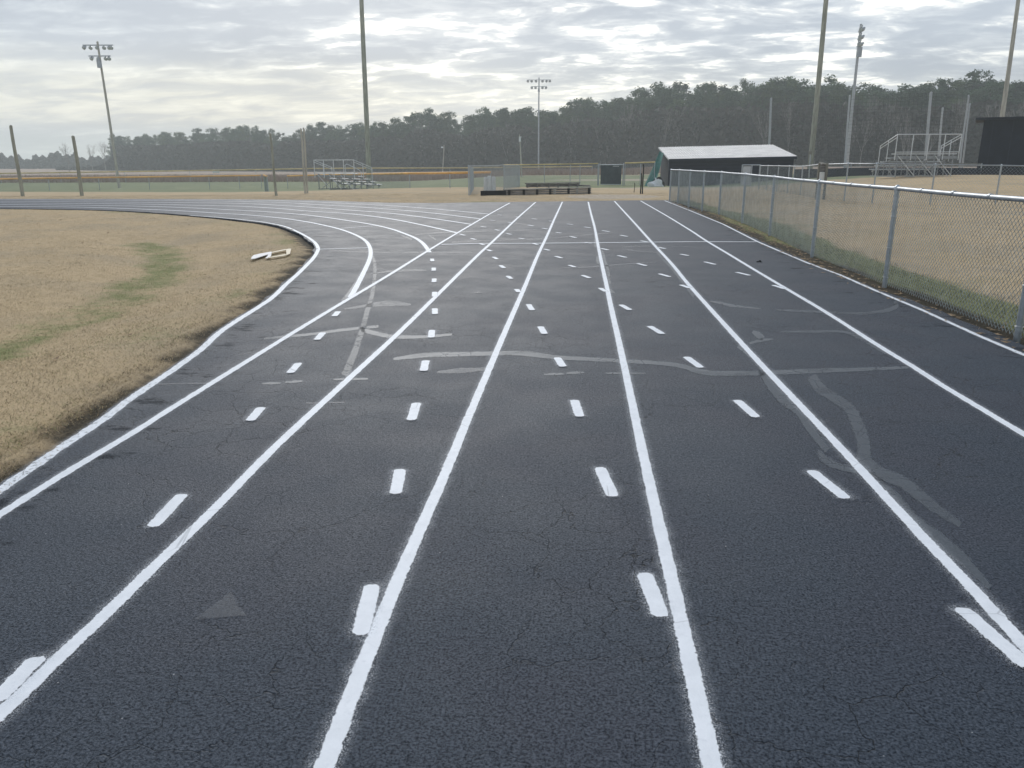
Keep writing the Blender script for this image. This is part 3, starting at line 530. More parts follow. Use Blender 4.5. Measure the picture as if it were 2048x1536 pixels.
fC2 = [drop(x, 368, d) for x, d in zip([1249, 1280, 1308], [63, 62, 61])]
fence('capped_fence', 'chain link fence end with pale yellow cap between the dark gate and dugout', fC2, [rise(p, y) for p, y in zip(fC2, [327, 326, 325])], .03, .028, .12, .0026, cap=(.06, 'orange_old'))
fD = [hit(938, 391), hit(1008, 380.5), drop(1038, 369, 56)]
fence('chain_link_fence', 'tall chain link enclosure fence around the white ribbed tank', fD, [rise(p, y) for p, y in zip(fD, [332, 330.4, 330.6])], .03, .024, .07, .0017)
fD2 = [hit(941, 390), drop(947, 378, 50)]
fence('chain_link_fence', 'side panel of chain link at the left end of the tank enclosure', fD2, [rise(p, y) for p, y in zip(fD2, [333, 336])], .028, .022, .07, .0017)
def slab(b, p, q, z0, z1, th):
    d = (np.asarray(q)-np.asarray(p))*[1, 1, 0]; L = np.linalg.norm(d); d /= L; n = np.array([-d[1], d[0], 0]); c = (np.asarray(p)+np.asarray(q))/2; c = np.array([c[0], c[1], (z0+z1)/2])
    b.box(c, (L, th, z1-z0), (d, n, [0, 0, 1])); return b
# dark screened gate
ga, gb = drop(1197, 366, 63.5), drop(1246, 366, 62.5); gz = min(ga[2], gb[2]); gt = rise(ga, 329)+ga[2]
g_ = thing('gate_panel', ga, 'square gate covered in dark windscreen fabric left of the dugout', 'gate')
i1 = ga+(gb-ga)*.08; i2 = ga+(gb-ga)*.92
slab(MB(), i1, i2, gz+.12, gt-.06, .03).build('screen', 'screen', g_)
fr = MB()
for p in (ga, gb): fr.tube([p-[0, 0, .2], [p[0], p[1], gt+.1]], .045, 8)
fr.tube([[*i1[:2], gz+.1], [*i2[:2], gz+.1]], .03, 8); fr.tube([[*ga[:2], gt-.02], [*gb[:2], gt-.02]], .03, 8); fr.build('gate_frame', 'galv', g_, True)
tg = MB(); tp = at(1232, 332.5, 62.2); tg.box(tp, (.5, .03, .05)); tg.build('tag_strip', 'trim', g_)
# long navy windscreen fence between dugout and black building
ws = [drop(x, 355, d) for x, d in zip([1588, 1640, 1700, 1760, 1850, 1960], [59, 57, 56, 55.5, 55, 55])]
wr = thing('screened_fence', ws[0], 'long fence covered in navy windscreen behind the right-hand bleachers', 'fence')
zt = [rise(p, y)+p[2] for p, y in zip(ws, [331, 329.5, 327.5, 326.5, 327, 328])]
for i in range(len(ws)-1):
    d = (ws[i+1]-ws[i]); b = MB(); v = [(*ws[i][:2], ws[i][2]-.05), (*ws[i+1][:2], ws[i+1][2]-.05), (*ws[i+1][:2], zt[i+1]-.28), (*ws[i][:2], zt[i]-.28)]
    b.v = v+[(a, q+.03, c) for a, q, c in v]; b.f = [(0, 1, 2, 3), (7, 6, 5, 4), (0, 4, 5, 1), (2, 6, 7, 3), (1, 5, 6, 2), (0, 3, 7, 4)]; b.mi = [0]*6; b.build('screen', 'navyscreen', wr)
for p, z in zip(ws, zt): MB().tube([p-[0, -.06, .2], [p[0], p[1]+.06, z+.05]], .04, 8).build('post', 'galv', wr, True)
MB().tube([(p[0], p[1]+.06, z) for p, z in zip(ws, zt)], .035, 8).build('top_rail', 'wood_frame', wr, True)
# ------------------------------------------------------------------ poles
def pole(name, base, tops, r0, r1, m, label, cat='pole', group=None, bands=False, seg=12):
    """upright pole: tops = (px, py) of its top on its own depth plane"""
    h = rise(base, tops[1]); t = np.array(base)+[0, 0, h]; P = t-CAM; x = 1024+F_PX*(_R@P)/(_F@P); t = t+_R0*((tops[0]-x)/F_PX*(_F@P))
    root = thing(name, base, label, cat, group); b = MB(); b0 = np.array(base)-[0, 0, .3]; k = 7; sway = np.linspace(0, 1, k)
    b.tube([b0+(t-b0)*s+_R0*(.02*math.sin(s*5+base[0])) for s in sway], [r0+(r1-r0)*s for s in sway], seg); o = b.build('shaft', m, root, True)
    c = MB(); c.lathe(t-(t-b0)/np.linalg.norm(t-b0)*.01, [(r1*1.02, 0), (r1*.9, .05), (r1*.3, .09)], seg); c.build('pole_cap', m, root, True)
    return root, np.array(base), t
def pw(D, px): return px*D/F_PX/2
def depth(p): return float(_F@(np.asarray(p)-CAM))
def P_(bx, by, tx, ty, w0, w1, m, label, D=None, group=None, name='wooden_pole', cat='pole'):
    b = hit(bx, by) if D is None else drop(bx, by, D); d = depth(b); return pole(name, b, (tx, ty), pw(d, w0), pw(d, w1), m, label, cat, group)
P_(45, 392, 22, 253, 7, 5.6, 'pole', 'leftmost leaning weathered pole just beyond the far bend of track')
P_(165, 392, 146, 274, 7, 6, 'pole', 'short weathered pole left of the light tower, leaning over the far bend')
P_(553.5, 391.5, 540, 268, 5.6, 4, 'pole', 'thin dark weathered pole fading into the trees left of the paired poles')
P_(611, 387.5, 601.5, 259, 4, 3.2, 'pole_pale', 'left member of the pale paired poles beside the left bleachers')
P_(615.5, 387.2, 607, 258, 4, 3.4, 'pole_pale', 'right member of the pale paired poles beside the left bleachers')
P_(738.5, 375, 721.5, -40, 10.5, 8, 'pole', 'very tall thick wooden pole standing at the right end of left bleachers')
P_(1618.5, 352, 1656.5, -40, 11, 8.5, 'pole', 'very tall thick wooden pole right of the white roofed dugout', D=62)
P_(1990, 345, 2043, -50, 9, 6.5, 'pole_pale', 'very tall pale pole rising from behind the black building', D=66)
Q1 = P_(1536, 345, 1542.5, 197, 5, 4, 'steelpole', 'grey net pole rising behind the dugout roof', D=72, name='net_pole')
Q2 = P_(1687, 358, 1700, 192, 4.2, 3.4, 'steelpole', 'grey net pole beside the light tower near the wooden frame', D=57, name='net_pole')
Q4 = P_(1847.5, 352, 1862.5, 185.5, 6, 5, 'steelpole', 'tallest thick grey net pole rising behind right-hand bleachers', D=57, name='net_pole')
Q5 = P_(1874, 350, 1885.6, 216, 4.2, 3.4, 'steelpole', 'shorter slim grey net pole behind the right-hand bleachers', D=70, name='net_pole')
Q6 = P_(1918, 346, 1937, 192, 4, 3.2, 'steelpole', 'taller of the two grey net poles left of black building', D=56, name='net_pole')
Q7 = P_(1923, 346, 1940, 208, 3.4, 2.8, 'steelpole', 'shorter of the two grey net poles left of black building', D=64, name='net_pole')
# backstop net hung between the poles
bn = thing('backstop_net', Q1[1], 'faint dark backstop netting strung between the grey net poles', 'net')
def netting(A, B, name='net_panel', st=.3, r=.006):
    (a0, a1), (b0, b1) = A, B; b = MB(); L = np.linalg.norm((b0-a0)[:2]); n = int(L/st)
    for i in range(n+1):
        t = i/n; b.tube([a0+(b0-a0)*t+[0, 0, 1.2], a1+(b1-a1)*t], r, 3, False)
    m_ = int(np.linalg.norm(a1-a0)/st)
    for j in range(m_+1):
        t = j/m_; b.tube([a0+[0, 0, 1.2]+(a1-a0-[0, 0, 1.2])*t, b0+[0, 0, 1.2]+(b1-b0-[0, 0, 1.2])*t], r, 3, False)
    b.build(name, 'net', bn)
netting(Q1[1:], Q2[1:]); netting(Q2[1:], Q4[1:]); netting(Q4[1:], Q6[1:])
# small distant utility poles
up = drop(884, 345, 150); u = pole('utility_pole', up, (888, 291), .12, .09, 'pole_pale', 'small distant pole with a lamp right of the tall centre-left pole', 'pole')
lm = MB(); lm.tube([u[2]-[0, 0, .4], u[2]-[.35, 0, .2]], .04, 6); lm.lathe(u[2]-[.4, 0, .45], [(.05, .3), (.2, .1), (.22, 0)], 10); lm.build('lamp_head', 'white', u[0], True)
up = drop(1044, 345, 110); u = pole('utility_pole', up, (1039, 270), .11, .08, 'pole_pale', 'thin distant pole with white lamp left of the centre light tower', 'pole')
lm = MB(); lm.tube([u[2]-[0, 0, .4], u[2]-[-.3, 0, .25]], .04, 6); lm.box(u[2]+[.05, 0, -.55], (.25, .2, .7)); lm.build('lamp_head', 'white', u[0])
up = drop(1619, 358, 52); u = pole('box_post', up, (1620, 309), .035, .035, 'galv', 'thin steel post with a small grey box on top by the wooden frame', 'post')
MB().box(u[2]+[0, 0, .1], (.17, .12, .2)).build('top_box', 'wood_frame', u[0])
for bx, by, tx, ty, r, lab in ((1282, 387, 1282.8, 349, .035, 'shorter of two black stakes on sandy ground by the dugout'), (1285.6, 387, 1286.6, 331, .035, 'taller of two black stakes on sandy ground by the dugout'), (1269, 384.5, 1269, 368, .02, 'thin short rusty stake in the bare ground near the dark gate')):
    pole('ground_stake', hit(bx, by), (tx, ty), r, r*.9, 'darkpost', lab, 'stake', seg=8)
# light towers
def lamp_mesh(b, c, aim, r=.32):
    aim = np.asarray(aim, float); aim /= np.linalg.norm(aim)
    b.lathe(c-aim*.30, [(.06, -.14), (.10, -.1), (.12, 0), (r*.62, .08), (r*.9, .2), (r, .32), (r*1.03, .34)], 12, aim)
def tower(base, top, r0, r1, label, right, tiers, mat_='pole_pale', aimdir=(0, -1, -.75), r=.36):
    root, b0, t = pole('light_tower', base, top, r0, r1, mat_, label, 'light tower'); right = np.asarray(right, float); right /= np.linalg.norm(right)
    ax = (t-b0)/np.linalg.norm(t-b0)
    for dz, offs in tiers:
        c = t-ax*dz; h = max(abs(o) for o in offs)+.15; MB().bar(c-right*h+[0, -.02, 0], c+right*h+[0, -.02, 0], .1, .12).build('crossarm', 'lamp', root)
        for k, o in enumerate(offs):
            a = np.asarray(aimdir)+right*(.5*np.sign(o)*(abs(o)/h)) + np.array([.25*math.sin(k*2.1), 0, 0])
            p = c+right*o+[0, -.12, -.32]; b = MB(); lamp_mesh(b, p, a, r); b.tube([c+right*o, p], .035, 6); hd = b.build('floodlight', 'lamp', root, True)
            a = a/np.linalg.norm(a); ln = MB(); ln.lathe(p+a*.03, [(r*.93, 0), (r*.8, .03), (.02, .05)], 12, a); l_ = ln.build('lens', 'lens', root, True); l_.parent = hd; l_.location = (0, 0, 0)
    MB().box(t-ax*(tiers[-1][0]+.9)+[0, -.3, 0], (.45, .3, .9)).build('ballast_box', 'lamp', root)
    return root
b1 = drop(237, 362, 96); tower(b1, (195, 84), .17, .115, 'tall light tower with two rows of floodlights at far left', (.96, .1, 0), [(.35, (-1.65, -.85, -.1, .75, 1.35, 1.6)), (1.55, (-.95, -.12, .75, 1.15))], aimdir=(.2, -1, -.7), r=.22)
b2 = drop(1077, 335, 200); tower(b2, (1078, 155.5), .2, .15, 'distant light tower with two rows of floodlights above the trees at centre', (1, .08, 0), [(.5, (-2.8, -1.85, -.75, .9, 1.9, 2.75)), (2.05, (-1.8, -.85, .9, 1.8))], 'steelpole', (0, -1, -.6), r=.34)
b3 = drop(1691, 350, 78); tower(b3, (1722, 49), .17, .115, 'light tower with three stacked tiers of floodlights at upper right', (.20, .98, 0), [(.25, (-.9, -.3, .3, .9)), (.95, (-.9, -.3, .4, .95)), (1.6, (-1., -.3, .4, 1.05))], 'steelpole', (-.9, -.3, -.5), r=.18)
# ------------------------------------------------------------------ bleachers
def bleacher(L, rows=5, dep=.61, rise_=.22, z0=.42):
    root = thing('bleacher', (0, 0, 0), 'x', 'bleacher', 'aluminium bleachers beside the ball field')
    top = z0+rise_*(rows-1)
    for i in range(rows):
        y = dep*(rows-1-i); z = z0+rise_*i
        MB().box((0, y, z), (L, .25, .05)).build('seat_plank', 'alu', root)
        if i: MB().box((0, y+.33, z-.26), (L, .25, .04)).build('foot_board', 'alu_dull', root)
    MB().box((0, -.17, top-.20), (L, .03, .16)).build('rear_board', 'alu_dull', root)
    for x in np.linspace(-L/2+.25, L/2-.25, 4):
        b = MB(); b.bar((x, -.22, .03), (x, dep*(rows-1)+.3, .03), .06, .06); b.bar((x, -.15, 0), (x, -.15, top-.03), .05, .05); b.bar((x, -.1, top-.1), (x, dep*(rows-1)+.15, z0-.14), .05, .07)
        for i in range(rows-1): y = dep*(rows-1-i); z = z0+rise_*i; b.bar((x, y+.1-dep+.5, .05), (x, y+.1-dep+.5, z-.03), .04, .04)
        b.bar((x, .1, .05), (x, dep*(rows-1)*.55, z0+rise_*(rows-1)*.42), .035, .035); b.build('support_frame', 'alu_dull', root)
    xs_ = np.linspace(-L/2+.25, L/2-.25, 4)
    for a, b_ in zip(xs_[:-1], xs_[1:]): MB().bar((a, -.21, top-.12), (b_, -.21, .08), .035, .035).build('cross_brace', 'alu', root)
    h = top+1.07; g = MB(); e = L/2; yb = -.28; yf = dep*(rows-1)*.62; zf = h-rise_*(yf/dep)-.05
    g.tube([(-e, yf, zf), (-e, yb, h), (e, yb, h), (e, yf, zf)], .026, 8); g.tube([(-e, yf, zf-.16), (-e, yb, h-.16)], .022, 8); g.tube([(e, yf, zf-.16), (e, yb, h-.16)], .022, 8)
    g.tube([(-e, yb, top+.1), (e, yb, top+.1)], .022, 8)
    for x in np.linspace(-e, e, 5): g.tube([(x, yb, top-.35), (x, yb, h)], .03, 8)
    for s in (-1, 1):
        for t in (.5, 1): y = yb+(yf-yb)*t; z = h+(zf-h)*t; g.tube([(s*e, y, z-1.2), (s*e, y, z)], .026, 8)
    g.build('guard_rail', 'alu', root, True)
    return root
blA = bleacher(4.3)
blA['label'] = 'smaller aluminium bleachers at left with tall wooden pole at its end'
pa, pb = drop(637, 374, 66.3), drop(716, 376, 62.8); mid = (pa+pb)/2
d = (pb-pa)[:2]; ang = math.atan2(d[1], d[0])
blB = copy_tree(blA)
blA.location = (*mid[:2], gnd(*mid[:2])); blA.rotation_euler.z = ang; blA.scale = (np.linalg.norm(d)/4.3, 1.0, rise(pb, 317)/2.37)
hr = MB(); hr.tube([(.35, .6, 1.0), (.35, .55, 1.95), (.35, .75, 2.05), (.35, 1.9, 1.62), (.35, 2.2, 1.4), (.35, 2.2, .5)], .026, 8); o = hr.build('aisle_rail', 'alu', None, True); o.parent = blA; o.location = (0, 0, 0)
pc, pd = drop(1779, 357, 45), drop(1904, 358, 45); mid = (pc+pd)/2
d = (pd-pc)[:2]; Lr = np.linalg.norm(d); blB['label'] = 'larger aluminium bleachers at right in front of the navy screened fence'
blB.location = (*mid[:2], gnd(*mid[:2])); blB.rotation_euler.z = math.atan2(d[1], d[0])
blB.scale = (Lr/4.3, 1.12, (rise(mid, 270))/2.37)
# ------------------------------------------------------------------ dugout
NL, NR, FR, FL = at(1338, 318, 60), at(1594, 312.5, 59.7), at(1545, 289.5, 65.7), at(1317, 294.5, 66)
du = thing('dugout', (NL[0], NL[1], gnd(NL[0], NL[1])), 'long dark dugout with sloping white metal roof behind the fence corner', 'dugout')
def lerp(a, b, t): return a+(b-a)*t
rf = MB(); nr_ = 46
def roofp(u, v, dz): q = lerp(lerp(NL, NR, u), lerp(FL, FR, u), v); return (q[0], q[1], q[2]+dz)
for i in range(nr_):
    u0, u1, u2 = i/nr_, (i+.72)/nr_, (i+1)/nr_
    for (ua, ub, za, zb) in ((u0, u1, 0, 0), (u1, (i+.8)/nr_, 0, .035), ((i+.8)/nr_, (i+.92)/nr_, .035, .035), ((i+.92)/nr_, u2, .035, 0)):
        k = len(rf.v); rf.v += [roofp(ua, 0, za), roofp(ub, 0, zb), roofp(ub, 1, zb), roofp(ua, 1, za)]; rf.f.append((k, k+1, k+2, k+3)); rf.mi.append(0)
        k = len(rf.v); rf.v += [roofp(ua, 0, -.03), roofp(ub, 0, -.03), roofp(ub, 1, -.03), roofp(ua, 1, -.03)]; rf.f.append((k+3, k+2, k+1, k)); rf.mi.append(0)
roof = rf.build('roof', 'roof', du)
tr = MB(); dz = np.array([0, 0, -.06]); tr.bar(NL+dz, FL+dz, .05, .10); tr.bar(NR+dz, FR+dz, .05, .10); o = tr.build('rake_trim', 'trim', du); o.parent = roof
tr = MB(); tr.bar(NL+[0, -.03, -.10], NR+[0, -.03, -.10], .06, .2); o = tr.build('fascia', 'navy', du); o.parent = roof
wi = lambda u, v: lerp(lerp(NL, NR, u), lerp(FL, FR, u), v)
zb = gnd(NL[0], NL[1])-.25
def wallq(a, b, m, nm, th=.1):
    b_ = MB(); v = [(a[0], a[1], zb), (b[0], b[1], zb), (b[0], b[1], b[2]-.08), (a[0], a[1], a[2]-.08)]; d = np.array([b[0]-a[0], b[1]-a[1], 0]); d /= np.linalg.norm(d); n = np.array([-d[1], d[0], 0])*th
    b_.v = v+[tuple(np.array(q)+n) for q in v]; b_.f = [(0, 1, 2, 3), (7, 6, 5, 4), (0, 4, 5, 1), (2, 6, 7, 3), (1, 5, 6, 2), (0, 3, 7, 4)]; b_.mi = [0]*6; return b_.build(nm, m, du)
wallq(wi(.012, .03), wi(.985, .03), 'navy', 'wall'); wallq(wi(.985, .05), wi(.985, .93), 'sidewall', 'wall'); wallq(wi(.022, .93), wi(.012, .05), 'sidewall', 'wall')
c_ = MB(); q0 = wi(.012, .03); c_.box((q0[0]-.03, q0[1]-.03, (q0[2]+zb)/2-.05), (.12, .12, q0[2]-zb-.12)); c_.build('corner_post', 'navy', du)
st = MB()
for k in range(7): st.bar(wi(.03, .025)+[0, -.03, -.45-.26*k], wi(.97, .025)+[0, -.03, -.45-.26*k], .03, .025)
st.build('board_batten', 'sidewall', du)
# grey door frame / gate just by the dugout
ga, gb = drop(1481, 379, 52), drop(1516, 379.5, 51.5); gt1 = rise(ga, 330)+ga[2]
gg = thing('gate_panel', ga, 'galvanised walk gate frame in the fence in front of dugout wall', 'gate'); f_ = MB()
for t in (0, .55, 1): q = lerp(ga, gb, t); f_.tube([q-[0, 0, .1], [q[0], q[1], gt1]], .035, 8)
f_.tube([[*ga[:2], gt1], [*gb[:2], gt1]], .03, 8); f_.build('gate_frame', 'galv', gg, True)
slab(MB(), lerp(ga, gb, .05), lerp(ga, gb, .5), gnd(*ga[:2])+.1, gt1-.08, .02).build('gate_infill', 'steelpole', gg)
# black building on the right
b0 = drop(1952, 345, 56); b1_ = drop(2165, 346, 57.5); zt_ = b0[2]+rise(b0, 240)
bb = thing('press_box', b0, 'tall black windowless building with flat overhanging roof at right edge', 'building')
L = np.linalg.norm(b1_-b0); dn = (b0-CAM)*[1, 1, 0]; dn /= np.linalg.norm(dn); dx = np.array([dn[1], -dn[0], 0]); zlo = b0[2]-.5
w_ = MB(); c0 = b0+dx*L/2+dn*2.2; w_.box((c0[0], c0[1], (zt_+zlo)/2), (L, 4.4, zt_-zlo), (dx, dn, [0, 0, 1])); w_.build('wall', 'black', bb)
w_ = MB(); c1 = c0-dx*.1; w_.box((c1[0], c1[1], zt_+.08), (L+.9, 5.2, .16), (dx, dn, [0, 0, 1])); w_.build('roof', 'black', bb)
w_ = MB()
for k in range(6): q = b0+dx*(.6+1.22*k)-dn*.012; w_.box((q[0], q[1], (zt_+zlo)/2), (.05, .02, zt_-zlo-.1), (dx, dn, [0, 0, 1]))
w_.build('seam_batten', 'navy', bb)
q = at(2022.5, 323.5, 55.6); w_ = MB(); w_.box(q, (.1, .08, .2)); w_.tube([q-[0, 0, .1], q-[0, .05, .3]], .02, 6); w_.build('wall_lamp', 'white', bb)
# ------------------------------------------------------------------ small things round the field
# wooden sign frame by the fence
sa, sb = drop(1632, 396, 32), drop(1647, 397, 31.8); sf = thing('sign_frame', sa, 'wooden two post frame with dark board over white panel behind the fence', 'sign frame')
zs = sa[2]+rise(sa, 326)
for p in (sa, sb): MB().box((p[0], p[1], (zs+p[2])/2-.05), (.09, .09, zs-p[2]+.1)).build('post', 'wood_frame', sf)
MB().bar([*sa[:2], zs+.02], [*sb[:2], zs-.05], .12, .05).build('top_beam', 'timber_pale', sf)
q = (sa+sb)/2; wd = np.linalg.norm((sb-sa)[:2])-.1; zz = lambda y: q[2]+rise(q, y)
MB().box((q[0], q[1]+.02, (zz(328)+zz(343))/2), (wd, .03, zz(328)-zz(343))).build('dark_board', 'timber', sf); MB().box((q[0], q[1]-.01, (zz(344)+zz(359))/2), (wd, .03, zz(344)-zz(359))).build('white_panel', 'white', sf)
# low timber wall
ta, tb = hit(962, 391), hit(1181, 387.5); tw = thing('timber_wall', ta, 'long low wall of weathered timbers with a pale cap board beyond track end', 'low wall')
ta[2] = gnd(*ta[:2]); tb[2] = gnd(*tb[:2]); hA, hB = rise(ta, 380.5), rise(tb, 374.5)
for k in range(3):
    a = ta+[0, .02*(k % 2), hA*(k+.5)/3.3]; b = tb+[0, .02*(k % 2), hB*(k+.5)/3.3]; MB().bar(a, b, .14, min(hA, hB)/3.5).build('beam', 'timber', tw)
MB().bar(ta+(tb-ta)*.2+[0, -.02, lerp(hA, hB, .2)], tb+[0, -.02, hB], .24, .045).build('cap_board', 'timber_pale', tw)
for t in (.03, .25, .38, .5, .62, .66, .79, .87, .985):
    p = lerp(ta, tb, t); h = lerp(hA, hB, t); MB().box(p+[0, -.10, h*.46], (.12, .06, h*.92)).build('stake', 'timber_pale' if t in (.66, .87) else 'darkpost', tw)
slab(MB(), ta+[0, -.12, 0], lerp(ta, tb, .22)+[0, -.12, 0], ta[2], ta[2]+hA*.9, .03).build('tar_paper', 'black_cloth', tw)
# second, farther row of planks (long low bench)
ba, bb_ = drop(1052, 373, 54), drop(1158, 371, 56); bn2 = thing('plank_bench', ba, 'low long bench of dark planks behind the timber wall', 'bench')
h1, h2 = rise(ba, 367), rise(bb_, 365.5); MB().bar(ba+[0, 0, h1], bb_+[0, 0, h2], .35, .07).build('seat', 'timber', bn2); MB().bar(ba+[0, .05, h1*.5], bb_+[0, .05, h2*.5], .06, .2).build('side_board', 'timber', bn2)
for t in (.03, .2, .42, .6, .8, .97): p = lerp(ba, bb_, t); MB().box(p+[0, 0, lerp(h1, h2, t)*.45], (.12, .3, lerp(h1, h2, t)*.9)).build('leg', 'timber', bn2)
pl = MB().bar(drop(1150, 372, 57)+[0, 0, .12], drop(1178, 373, 55)+[0, 0, .12], .2, .1).build('plank', 'timber', None); tag(pl, 'dark loose plank lying at right of the low bench', 'plank')
# white ribbed tank
tk = drop(979, 378, 45.5); tk_root = thing('water_tank', tk, 'white ribbed plastic tank inside the chain link enclosure', 'tank'); tz0 = tk[2]; hh = rise(tk, 351.5)
for xo, r, k in ((-.235, .115, .93), (0, .13, 1.0), (.25, .125, .95)):
    c = tk+[xo, -.02 if xo == 0 else .02, 0]; MB().lathe(c, [(r*1.05, 0), (r*1.06, .05*hh), (r, .5*hh), (r*.97, .84*hh*k), (r*.9, .94*hh*k), (r*.6, hh*k)], 16).build('tank_rib', 'white', tk_root, True)
# green net, white tarp and black cover by the dugout end
def sheet(fn, nu, nv, th, name, m, label, cat):
    b = MB(); P = [[np.array(fn(i/nu, j/nv)) for i in range(nu+1)] for j in range(nv+1)]
    for off in (0, th):
        for r in P:
            for p in r: b.v.append(tuple(p+np.array([0, off, 0])))
    n1 = (nu+1)*(nv+1); ix = lambda i, j: j*(nu+1)+i
    for j in range(nv):
        for i in range(nu):
            b.f.append((ix(i, j), ix(i+1, j), ix(i+1, j+1), ix(i, j+1))); b.f.append((n1+ix(i, j+1), n1+ix(i+1, j+1), n1+ix(i+1, j), n1+ix(i, j)))
    edge = [ix(i, 0) for i in range(nu+1)]+[ix(nu, j) for j in range(1, nv+1)]+[ix(i, nv) for i in range(nu-1, -1, -1)]+[ix(0, j) for j in range(nv-1, 0, -1)]
    for a, c in zip(edge, edge[1:]+edge[:1]): b.f.append((c, a, n1+a, n1+c))
    b.mi = [0]*len(b.f); o = P[0][0]; ob = b.build(name, m, None, True, origin=tuple(map(float, o))); return tag(ob, label, cat)
tA, tB = at(1319, 303, 63.6), at(1327, 306, 62.4); gA, gB = drop(1289, 373, 60.5), drop(1309, 374, 60)
sheet(lambda u, v: lerp(lerp(tA, tB, u), lerp(gA, gB, u), v**.9)+np.array([.06*math.sin(u*19+v*3), .07*math.sin(u*23)+.3*math.sin(v*3.1), .03*math.sin(v*9+u*7)]), 16, 14, .03, 'green_net', 'tarp_green', 'green netting draped from the dugout eave down to the ground', 'net')
def heap(c, rx, ry, rz, name, m, label, cat, seed, rough=.3):
    r = random.Random(seed); ph = [r.uniform(0, 6.28) for _ in range(6)]
    b = MB(); nu, nv = 22, 10
    for j in range(nv+1):
        for i in range(nu):
            a = 2*math.pi*i/nu; e = math.pi/2*j/nv; k = 1+rough*(.5*math.sin(3*a+ph[0]+e*2)+.35*math.sin(5*a+ph[1])+.3*math.sin(7*e+2*a+ph[2])+.2*math.sin(11*a+5*e))
            b.v.append((c[0]+rx*math.cos(a)*math.cos(e)*k, c[1]+ry*math.sin(a)*math.cos(e)*k, c[2]-.03+rz*math.sin(e)*(1+rough*.6*math.sin(4*a+ph[3]))*k))
    for j in range(nv):
        for i in range(nu): i2 = (i+1) % nu; b.f.append((j*nu+i, j*nu+i2, (j+1)*nu+i2, (j+1)*nu+i)); b.mi.append(0)
    return tag(b.build(name, m, None, True, origin=tuple(map(float, c))), label, cat)
heap(drop(1309, 376, 58.5), .55, .4, .42, 'white_tarp', 'tarp_white', 'crumpled white tarp heaped at the foot of green netting', 'tarp', 3, .4)
heap(drop(1316, 372, 59.5), .55, .4, .62, 'covered_heap', 'black_cloth', 'black covered lump against the end wall of dugout', 'cover', 5, .15)
# white board on the far outfield fence
q = at(432, 342.5, 122.5); so = thing('fence_sign', q-np.array([0, 0, .6]), 'small white sign board on the distant outfield fence', 'sign'); MB().box(q, (1.1, .05, .55)).build('panel', 'white', so)
w_ = MB(); [w_.tube([q+[s, .05, -.9], q+[s, .05, .28]], .03, 6) for s in (-.45, .45)]; w_.build('bracket', 'galv', so, True)
# painted stencil lying in the infield
def zp(x, y): return (x/6.827+480, y/6.827+390)
stn = hit(*zp(420, 800)); ste = thing('stencil_board', stn, 'flat white and pale yellow cut-out stencil lying on the dry infield grass', 'stencil')
def gpoly(pts):
    r = []
    for p in pts:
        d = ray(*zp(*p)); t = (.045-1.6)/d[2]; q = CAM+d*t; r.append((q[0], q[1]))
    return r
def boardpoly(pts, m, nm):
    P = gpoly(pts); A = sum(P[i][0]*P[(i+1) % len(P)][1]-P[(i+1) % len(P)][0]*P[i][1] for i in range(len(P)))
    if A < 0: P = P[::-1]
    MB().prism(P, .030, .040).build(nm, m, ste)
boardpoly([(150, 868), (160, 840), (185, 816), (250, 800), (425, 768), (436, 778), (425, 797), (360, 812), (200, 862)], 'stencil_white', 'handle')
boardpoly([(345, 853), (372, 832), (388, 806), (430, 798), (420, 832), (372, 856)], 'stencil_white', 'side_arm'); boardpoly([(436, 772), (600, 738), (630, 736), (628, 745), (440, 784)], 'stencil_yellow', 'top_arm')
boardpoly([(628, 737), (650, 730), (697, 727), (683, 795), (640, 812), (622, 808), (634, 795)], 'stencil_yellow', 'end_arm'); boardpoly([(372, 856), (384, 846), (622, 802), (640, 812), (600, 822)], 'stencil_yellow', 'bottom_arm')
cq = flat(1518, 524); heap(np.array([cq[0], cq[1], .01]), .06, .045, .035, 'dirt_clod', 'black_cloth', 'small dark clod of dirt lying on the outermost lane', 'clod', 8, .3)
